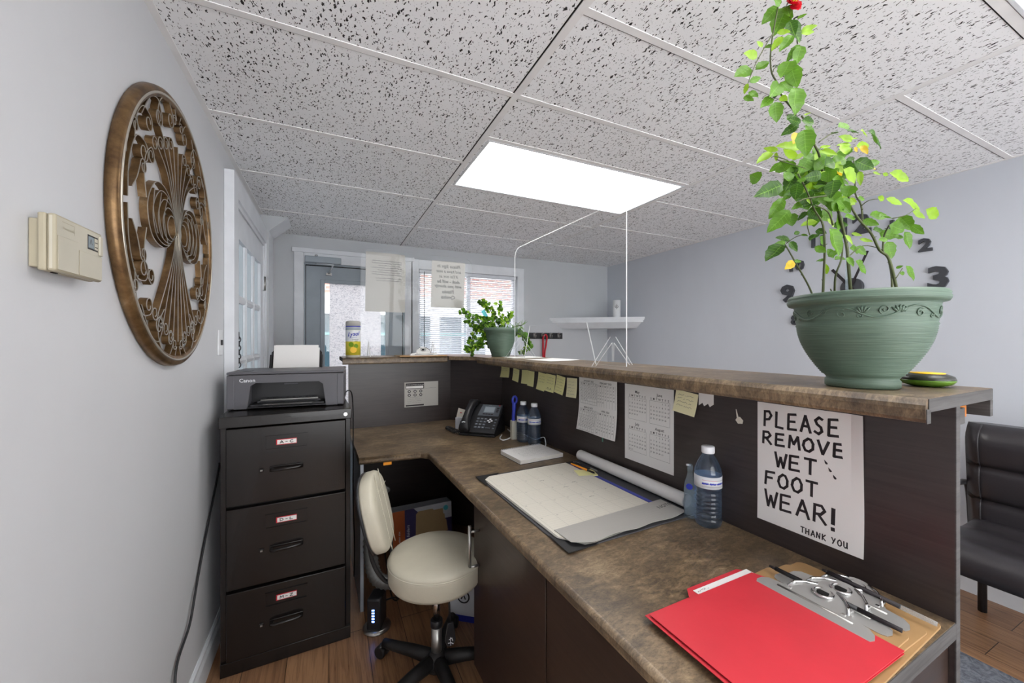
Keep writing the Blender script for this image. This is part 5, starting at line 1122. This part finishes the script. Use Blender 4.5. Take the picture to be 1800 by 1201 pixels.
def oncan(mb, txt, size, z, k, r=.0474, sx=1.0, bold=.01, shear=.25, off=0):
    vs, fs = text_mesh(txt, 0, 'CENTER', shear, bold); out = []
    for p in vs: a = va+(p[0]*size*sx+off)/r; out.append((r*math.cos(a), r*math.sin(a), z+p[1]*size+p[0]*size*.12))
    mb.add(out, fs, k)
oncan(o, 'Lysol', .036, .152, 'blue', bold=.03); oncan(o, '________', .012, .135, 'blue', bold=.03); oncan(o, 'disinfecting', .009, .118, 'ink', off=.012); oncan(o, 'wipes', .009, .108, 'ink', off=.016)
for (an, z, r_) in ((-.3, .085, .016), (.35, .075, .014), (0, .05, .02)):
    a = va+an; o.cyl((0, 0, 0), r_, 0, .0004, 'yellow' if r_ > .018 else 'leaf_l', 18, T=frame((.0467*math.cos(a), .0467*math.sin(a), z), (-math.sin(a), math.cos(a), 0), (0, 0, 1)) @ Matrix.Rotation(0, 4, 'Z'))
o.build('label', t)
t = thing('clipboard', 'brown clipboard lying on the left counter top behind the instruction card', 'clipboard', cw(.845, 2.815, CT+.0003), CA+R(1))
o = MB(); o.prism([(-.33, -.13), (0, -.13), (0, .06), (-.33, .06)], 0, .007, 'hardboard', bev=.001); o.build('board', t)
o = MB(); clip(o, Matrix.Translation((-.155, -.09, .016)) @ Matrix.Rotation(R(42), 4, 'X') @ Matrix.Rotation(R(90), 4, 'Z') @ Matrix.Scale(.95, 4)); o.build('clip', t)
for (x, y, rz, lb) in ((1.20, 1.86, 4, 'white paper sheet lying nearer on the long counter top behind the clear shield'), (1.22, 2.25, -8, 'white paper sheet lying on the counter top beside the small plant pot')):
    o = MB(); o.sheet(-.10, .10, -.125, .125, 'paper', 4, 4); o.warp(lambda x_, y_, z_: (x_, y_, z_+.0004+.004*max(0, x_/.1)**2)); tag(o.build('paper_sheet', None, cw(x, y, CT+.0002), CA+R(rz)), lb, 'paper')
SB = thing('acrylic_shield', 'tall clear acrylic shield with a pass-through opening on the long counter top', 'acrylic shield', cw(0, 0), CA)
o = MB(); z0, z1 = CT+.001, 1.943; y0, y1 = 1.215, 2.215
poly = [(y0, z0), (1.41, z0), (1.478, 1.44), (2.02, 1.445), (2.09, z0), (y1, z0)]+arc(y1-.06, z1-.06, .06, 0, 90, 8)+arc(y0+.06, z1-.06, .06, 90, 180, 8)
o.plate(poly, 1.147, 1.152, 'acrylic', 'acrylic_edge', 'x'); o.build('panel', SB)
for y in (1.295, 2.13):
    o = MB(); o.plate([(1.035, z0), (1.055, z0), (1.145, 1.345), (1.1465, z0+.02), (1.153, z0+.02), (1.155, 1.345), (1.245, z0), (1.262, z0), (1.165, 1.37), (1.135, 1.37)], y, y+.0045, 'acrylic', 'acrylic_edge', 'y'); o.build('foot', SB)
SA = thing('acrylic_shield', 'clear acrylic shield with two papers taped on it standing on the left counter top', 'acrylic shield', cw(0, 0), CA)
ya = 2.88; LEAN = 5.2; o = MB(); x0, x1, z1 = .285, 1.09, 1.985
poly = [(x0, z0), (.42, z0), (.46, 1.36), (.80, 1.36), (.84, z0), (x1, z0)]+arc(x1-.06, z1-.06, .06, 0, 90, 8)+arc(x0+.06, z1-.06, .06, 90, 180, 8)
poly = [(x0, z0), (x1, z0)]+arc(x1-.06, z1-.06, .06, 0, 90, 8)+arc(x0+.06, z1-.06, .06, 90, 180, 8)
o.plate([(p[0], p[1]-z0) for p in poly], 0, .0035, 'acrylic', 'acrylic_edge', 'y'); pn = o.build('panel', SA, (0, ya, z0)); pn.rotation_euler = (R(LEAN), 0, 0)
for x in (.34, .80):
    o = MB(); o.plate([(ya-.10, z0), (ya-.08, z0), (ya-.003, 1.33), (ya-.001, z0+.02), (ya+.0045, z0+.02), (ya+.006, 1.33), (ya+.08, z0), (ya+.10, z0), (ya+.012, 1.35), (ya-.01, 1.35)], x, x+.0045, 'acrylic', 'acrylic_edge', 'x'); o.build('foot', SA)
def lean(o_, x, z): o_.location = cw(x, ya-math.sin(R(LEAN))*(z-z0)+.004, z0+math.cos(R(LEAN))*(z-z0)); o_.rotation_euler = (R(LEAN), 0, CA)
def zat(y): return H+(600.5-y)/FPX*(cw(.6, 2.88).dot(FV))
BACKT = frame((0, 0, 0), (-1, 0, 0), (0, 0, 1))                   # writing that faces the room beyond the counter
o = MB(); o.sheet(-.135, .135, -.205, .205, 'grey_paper', 6, 6)
for q in range(9):
  for zz in (.0008, -.0003): scribble(o, -.105, .095-(.04 if q in (2, 4) else 0)-(.03 if q > 6 else 0), .145-.0155*q-(.01 if q > 6 else 0), .007, .003, 'pale_ink', zz, .0036)
o.warp(lambda x, y, z: (x, y, z+.003+.028*max(0, ((-x)-.085)/.05)**1.5*max(0, (y-.10)/.1)))
o.xf(BACKT); ob = tag(o.build('printed_letter', None, cw(.452, ya+.0037, 1.768), CA), 'printed letter with a curled corner taped on the left side of the clear shield', 'paper sheet'); 
lean(ob, .452, 1.765)
o = MB(); o.sheet(-.13, .13, -.172, .172, 'grey_paper', 6, 6)
HW = [('Please Sign In', .135, .034), ('and have a seat', .098, .032), ("if I'm not at", .06, .032), ('desk - will be', .022, .034), ('with you shortly', -.012, .032), ('Thanks', -.055, .034), ('Cynthia', -.095, .036)]
for q, (tx, y, s_) in enumerate(HW):
  for zz in (.0008, -.0003): o.text(tx, s_, 'ink', Matrix.Translation((-.004, y, zz)), shear=.3, bold=.004+.010*(q > 2), sx=.98)
o.warp(lambda x, y, z: (x, y, z+.0004)); o.xf(BACKT); ob = tag(o.build('handwritten_note', None, cw(.905, ya+.0037, 1.78), CA), 'handwritten thank you note taped on the right side of the clear shield', 'note'); lean(ob, .905, 1.78)
# mirrored traces of the ink showing through to this side
# ------------------------------------------------------------ left wall: thermostat, medallion, switch
t = thing('thermostat', 'almond wall thermostat with small grey display left of the bronze medallion', 'thermostat', (XL+.0005, .925, 1.52))
o = MB(); o.box(0, .013, .006, .14, -.044, .038, 'almond_dark', .002); o.build('base_plate', t)
o = MB(); o.box(.0131, .024, 0, .15, -.05, .048, 'almond_dark', .003); o.box(.0242, .036, 0, .15, -.05, .048, 'almond', .004); o.box(.0362, .0372, .004, .065, -.047, .012, 'almond', .0005); o.box(.0362, .0372, .067, .146, -.047, -.001, 'almond', .0005)
T = frame((.0363, .035, .028), (0, 1, 0), (0, 0, 1)); o.stroke([(-.018, .010), (.018, .010), (.018, -.006)], .0012, 'almond_dark', T, .0002); o.text('Honeywell', .0075, 'almond_dark', T, bold=.01); o.box(.02, .023, .02, .035, -.0515, -.0498, 'dark'); o.build('body', t)
o = MB(); o.box(.0361, .0366, .096, .132, .008, .036, 'black', .0002); o.box(.0366, .0369, .098, .117, .011, .033, 'lcd'); o.box(.0366, .0369, .119, .1305, .011, .033, 'almond'); o.stroke([(-.005, -.004), (-.001, .006), (.003, -.004)], .0014, 'ink', frame((.037, .107, .022), (0, 1, 0), (0, 0, 1)), .0001)
for q in range(2): o.box(.0369, .0371, .12, .13, .015+q*.009, .0165+q*.009, 'ink')
o.build('display', t)
o = MB(); o.box(.0362, .0392, .134, .145, .002, .04, 'almond', .001); o.build('display_rim', t)
t = thing('wall_medallion', 'large round bronze scrollwork medallion hanging on the white wall', 'wall decor', (XL+.001, 1.563, 1.688))
RR = .40
o = MB(); ring = [(.372, .002), (.402, .002), (.402, .012), (.400, .020), (.394, .0245), (.380, .0255), (.3735, .023), (.372, .018)]
v = []; f = []; n = 96
for i in range(n):
    a = 2*math.pi*i/n
    for (r_, x) in ring: v.append((x, r_*math.cos(a)*.985, r_*math.sin(a)*1.03))
m_ = len(ring)
for i in range(n):
    for q in range(m_): f.append((i*m_+q, i*m_+(q+1) % m_, ((i+1) % n)*m_+(q+1) % m_, ((i+1) % n)*m_+q))
vs, fs = o.add(v, f, 'bronze', True); bmesh.ops.recalc_face_normals(o.bm, faces=fs)
o.tube([(.0235, .384*.985*math.cos(i*2*math.pi/96), .384*1.03*math.sin(i*2*math.pi/96)) for i in range(97)], .0042, 'silver', 6, caps=False); o.build('rim', t)
SY, SZ = RR*.945, RR*.985
def P2(pts): return [(p[0]*SY, p[1]*SZ) for p in pts]
def b2(pts, n=8): return [(p.x, p.y) for p in bez([Vector((a, c, 0)) for a, c in pts], n)]
def spiral(cx, cy, r0, r1, a0, turns, n=20): return [(cx+(r0+(r1-r0)*i/n)*math.cos(R(a0)+2*math.pi*turns*i/n), cy+(r0+(r1-r0)*i/n)*math.sin(R(a0)+2*math.pi*turns*i/n)) for i in range(n+1)]
def strip(name, paths, parent=t, x0=.005, x1=.0215, th=.0016):
    o = MB()
    for p in paths: o.ribbon(P2(p), x0, x1, th, 'bronze'); o.ribbon(P2(p), x1, x1+.0015, th*1.25, 'silver')
    return o.build(name, parent)
for sgn in (1, -1):                                              # the upper and lower fans
    for i in range(-4, 5):
        h_ = .70-.045*abs(i) if sgn > 0 else .86-.05*abs(i); tx = i*.105
        st = b2([(i*.012, 0), (i*.026, .18*sgn), (i*.058, .40*sgn), (tx, h_*sgn)], 7)
        if i:
            s1 = 1 if i > 0 else -1; sp_ = spiral(tx+s1*.055, h_*sgn, .055, .022, 180 if s1 > 0 else 0, -1.25*s1*sgn, 22); st = st+sp_[1:]
        strip('fan_strip', [st])
for s1 in (1, -1):                                               # nested teardrop loops left and right
    for q in range(5):
        k_ = 1-.155*q; c = .36*s1
        lp = b2([(.03*s1, .0), (.2*s1*k_, .24*k_), (.44*s1*k_, .27*k_), (.60*s1*k_, .08*k_), (.52*s1*k_, -.13*k_), (.26*s1*k_, -.16*k_), (.03*s1, .0)], 8); strip('loop', [lp])
    for q in range(3): strip('loop', [b2([((.22+.1*q)*s1, -.13+.02*q), ((.30+.1*q)*s1, .05), ((.22+.13*q)*s1, .23-.01*q)], 6)])
    for s2 in (1, -1):                                           # scrolls that fill each quarter
        def q_(pts): return [(a*s1, c*s2) for a, c in pts]
        for nm, path in (
            ('scroll', b2([(.90, .02), (.88, .25), (.78, .44), (.66, .46)], 6)+spiral(.66, .385, .075, .03, 90, 1.2, 22)[1:]),
            ('scroll', b2([(.62, .1), (.66, .28), (.62, .40), (.54, .47)], 6)+spiral(.54, .41, .06, .022, 90, 1.3, 22)[1:]),
            ('scroll', b2([(.80, .40), (.78, .56), (.68, .68), (.58, .68)], 6)+spiral(.58, .615, .065, .025, 90, 1.25, 22)[1:]),
            ('scroll', b2([(.70, .62), (.56, .80), (.42, .86), (.34, .78)], 6)+spiral(.40, .745, .07, .03, 150, 1.2, 22)[1:]),
            ('scroll', b2([(.30, .62), (.42, .75), (.36, .90), (.20, .96), (.10, .86)], 6)+spiral(.165, .84, .065, .025, 160, 1.2, 22)[1:]),
            ('scroll', b2([(.84, .1), (.77, .18), (.72, .28)], 6)+spiral(.665, .285, .055, .02, 0, 1.3, 20)[1:]),
            ('scroll', b2([(.92, .28), (.90, .40), (.84, .50)], 5)+spiral(.79, .50, .05, .02, 0, 1.3, 20)[1:]),
            ('scroll', b2([(.07, .97), (.03, .9)], 3)+spiral(.075, .88, .045, .02, 180, -1.3, 20)[1:])):
            strip(nm, [q_(path)])
o = MB(); o.lathe([(0, 0), (.014, 0), (.014, .022), (.008, .026), (0, .027)], 'bronze', 16, Matrix.Rotation(R(90), 4, 'Y')); o.prism([(-.012, 0), (0, .05), (.012, 0), (0, -.05)], .024, .028, 'silver', 'x'); o.build('center_boss', t)
t = thing('light_switch', 'white light switch plate on the left wall beside the glazed door', 'light switch', (XL+.0005, 2.185, 1.345))
o = MB(); o.box(0, .006, -.036, .036, -.058, .058, 'white_pl', .002); o.build('plate', t); o = MB(); o.box(.006, .014, -.006, .006, -.012, .012, 'black', .001); o.build('toggle', t)
# ------------------------------------------------------------ right wall clock, corner shelf, hooks
t = thing('wall_clock', 'dark wall clock of separate stuck-on numerals around a round hub', 'wall clock', (XR-.0005, 1.365, 1.705))
CF = frame((0, 0, 0), (0, -1, 0), (0, 0, 1))
for n_ in range(1, 13):
    a = R(90-30*n_); r_ = .40; s_ = .17 if n_ % 3 == 0 else .10
    o = MB(); o.text(str(n_), s_, 'clocknum', CF @ Matrix.Translation((r_*math.cos(a), r_*math.sin(a), .008)), ext=.008, bold=.035, sx=1.15)
    ob = o.build('numeral', t)
o = MB(); o.cyl((0, 0, 0), .062, .0, .026, 'clocknum', 40, .003, CF); o.build('hub', t)
for an, L, w_ in ((128, .17, .018), (68, .24, .014)):
    o = MB(); o.box(-.04, L, -w_/2, w_/2, .027+.003*(w_ < .016), .029+.003*(w_ < .016), 'ink', T=CF @ Matrix.Rotation(R(an), 4, 'Z')); o.build('hand', t)
t = thing('corner_shelf', 'white moulded shelf across the far right corner of the room', 'shelf', (0, 0, 0))
A0, B0 = Vector((2.30, YB-.001)), Vector((XR-.001, 3.235)); C0 = Vector((XR-.001, YB-.001))
def tri(k_, z0, z1, mb, k='trim'):
    a = C0+(A0-C0)*k_; c = C0+(B0-C0)*k_; mb.prism([(a.x, a.y), (c.x, c.y), (C0.x, C0.y)], z0, z1, k)
o = MB(); tri(1, 1.600, 1.622, o); tri(.985, 1.585, 1.600, o); tri(.96, 1.565, 1.585, o); o.build('board', t)
o = MB(); a, c = C0+(A0-C0)*.93, C0+(B0-C0)*.93; a2, c2 = C0+(A0-C0)*.80, C0+(B0-C0)*.80
v = [(*a, 1.565), (*c, 1.565), (*C0, 1.565), (*a2, 1.50), (*c2, 1.50), (*C0, 1.50)]; o.add(v, [(0, 1, 2), (3, 5, 4), (0, 3, 4, 1), (1, 4, 5, 2), (2, 5, 3, 0)], 'trim'); o.build('apron', t)
t = thing('candle', 'white pillar candle with a dark emblem on the corner shelf', 'candle', (2.955, 3.49, 1.6225))
o = MB(); o.lathe([(0, 0), (.042, 0), (.044, .003), (.044, .19), (.04, .194), (.01, .19), (0, .19)], 'white_pl', 32); a = math.atan2(-3.49, -2.955); T = frame((.0444*math.cos(a), .0444*math.sin(a), .12), (-math.sin(a), math.cos(a), 0), (0, 0, 1))
o.stroke([(0, -.03), (0, .03)], .004, 'ink', T, .0002); o.stroke([(-.018, .006), (-.012, -.012), (0, -.016), (.012, -.012), (.018, .006)], .005, 'ink', T, .0002); o.stroke([(-.01, .012), (0, .0), (.01, .012)], .004, 'ink', T, .0002); o.build('wax', t)
o = MB(); o.tube([(0, 0, .188), (.001, 0, .202)], .0015, 'ink', 6); o.build('wick', t)
t = thing('hook_rail', 'black wall rail with five coat hooks on the back wall', 'coat hooks', (2.195, YB-.0005, 1.415))
o = MB(); o.box(-.27, .27, -.016, 0, -.034, .034, 'black', .003); o.build('rail', t)
for i in range(5):
    x = -.21+i*.105; o = MB(); o.tube(bez([(x, -.017, .02), (x, -.035, .018), (x, -.05, .03)], 5), .006, 'nickel', 8); o.tube(bez([(x, -.017, -.005), (x, -.045, -.018), (x, -.055, .0), (x, -.052, .008)], 5), .006, 'nickel', 8); o.box(x-.01, x+.01, -.020, -.0162, -.02, .028, 'nickel', .002); o.build('hook', t)
o = MB(); X0 = 2.195+.0; o.tube(bez([(X0-.01, YB-.048, 1.40), (X0+.02, YB-.05, 1.425), (X0+.04, YB-.05, 1.40), (X0+.03, YB-.045, 1.3), (X0+.015, YB-.04, 1.2), (X0+.02, YB-.035, .95), (X0+.0, YB-.04, .93), (X0-.008, YB-.045, 1.2), (X0-.01, YB-.048, 1.40)], 8), .010, 'redcord', 8); tag(o.build('lanyard'), 'red cord lanyard hanging from a hook on the black rail', 'lanyard')
# ------------------------------------------------------------ window blind
t = thing('window_blind', 'white horizontal slat blind hanging in the back window', 'window blind', (WX0+.012, YB+.022, WZ1))
bw = WX1-WX0-.024
o = MB(); o.box(0, bw, -.016, .016, -.034, -.002, 'blind', .003); o.build('head_rail', t)
o = MB(); n = 44; zs = [-.05-(WH-.075)*i/(n-1) for i in range(n)]
for z in zs:
    o.prism([(-.0105, z-.0072), (0, z+.0004), (.0105, z+.0052), (.0105, z+.0060), (0, z+.0013), (-.0105, z-.0064)], .004, bw-.004, 'blind', 'x')
o.build('slats', t)
o = MB(); o.box(.002, bw-.002, -.012, .012, zs[-1]-.02, zs[-1]-.008, 'blind', .002); o.build('bottom_rail', t)
for x in (.12, bw/2, bw-.12): o = MB(); o.tube([(x, -.0125, -.03), (x, -.0125, zs[-1])], .0009, 'blind', 5); o.tube([(x, .0125, -.03), (x, .0125, zs[-1])], .0009, 'blind', 5); o.build('ladder_cord', t)
o = MB(); o.tube([(.045, -.024, -.02), (.045, -.024, -.78)], .0042, 'screen_grey', 8); o.build('wand', t)
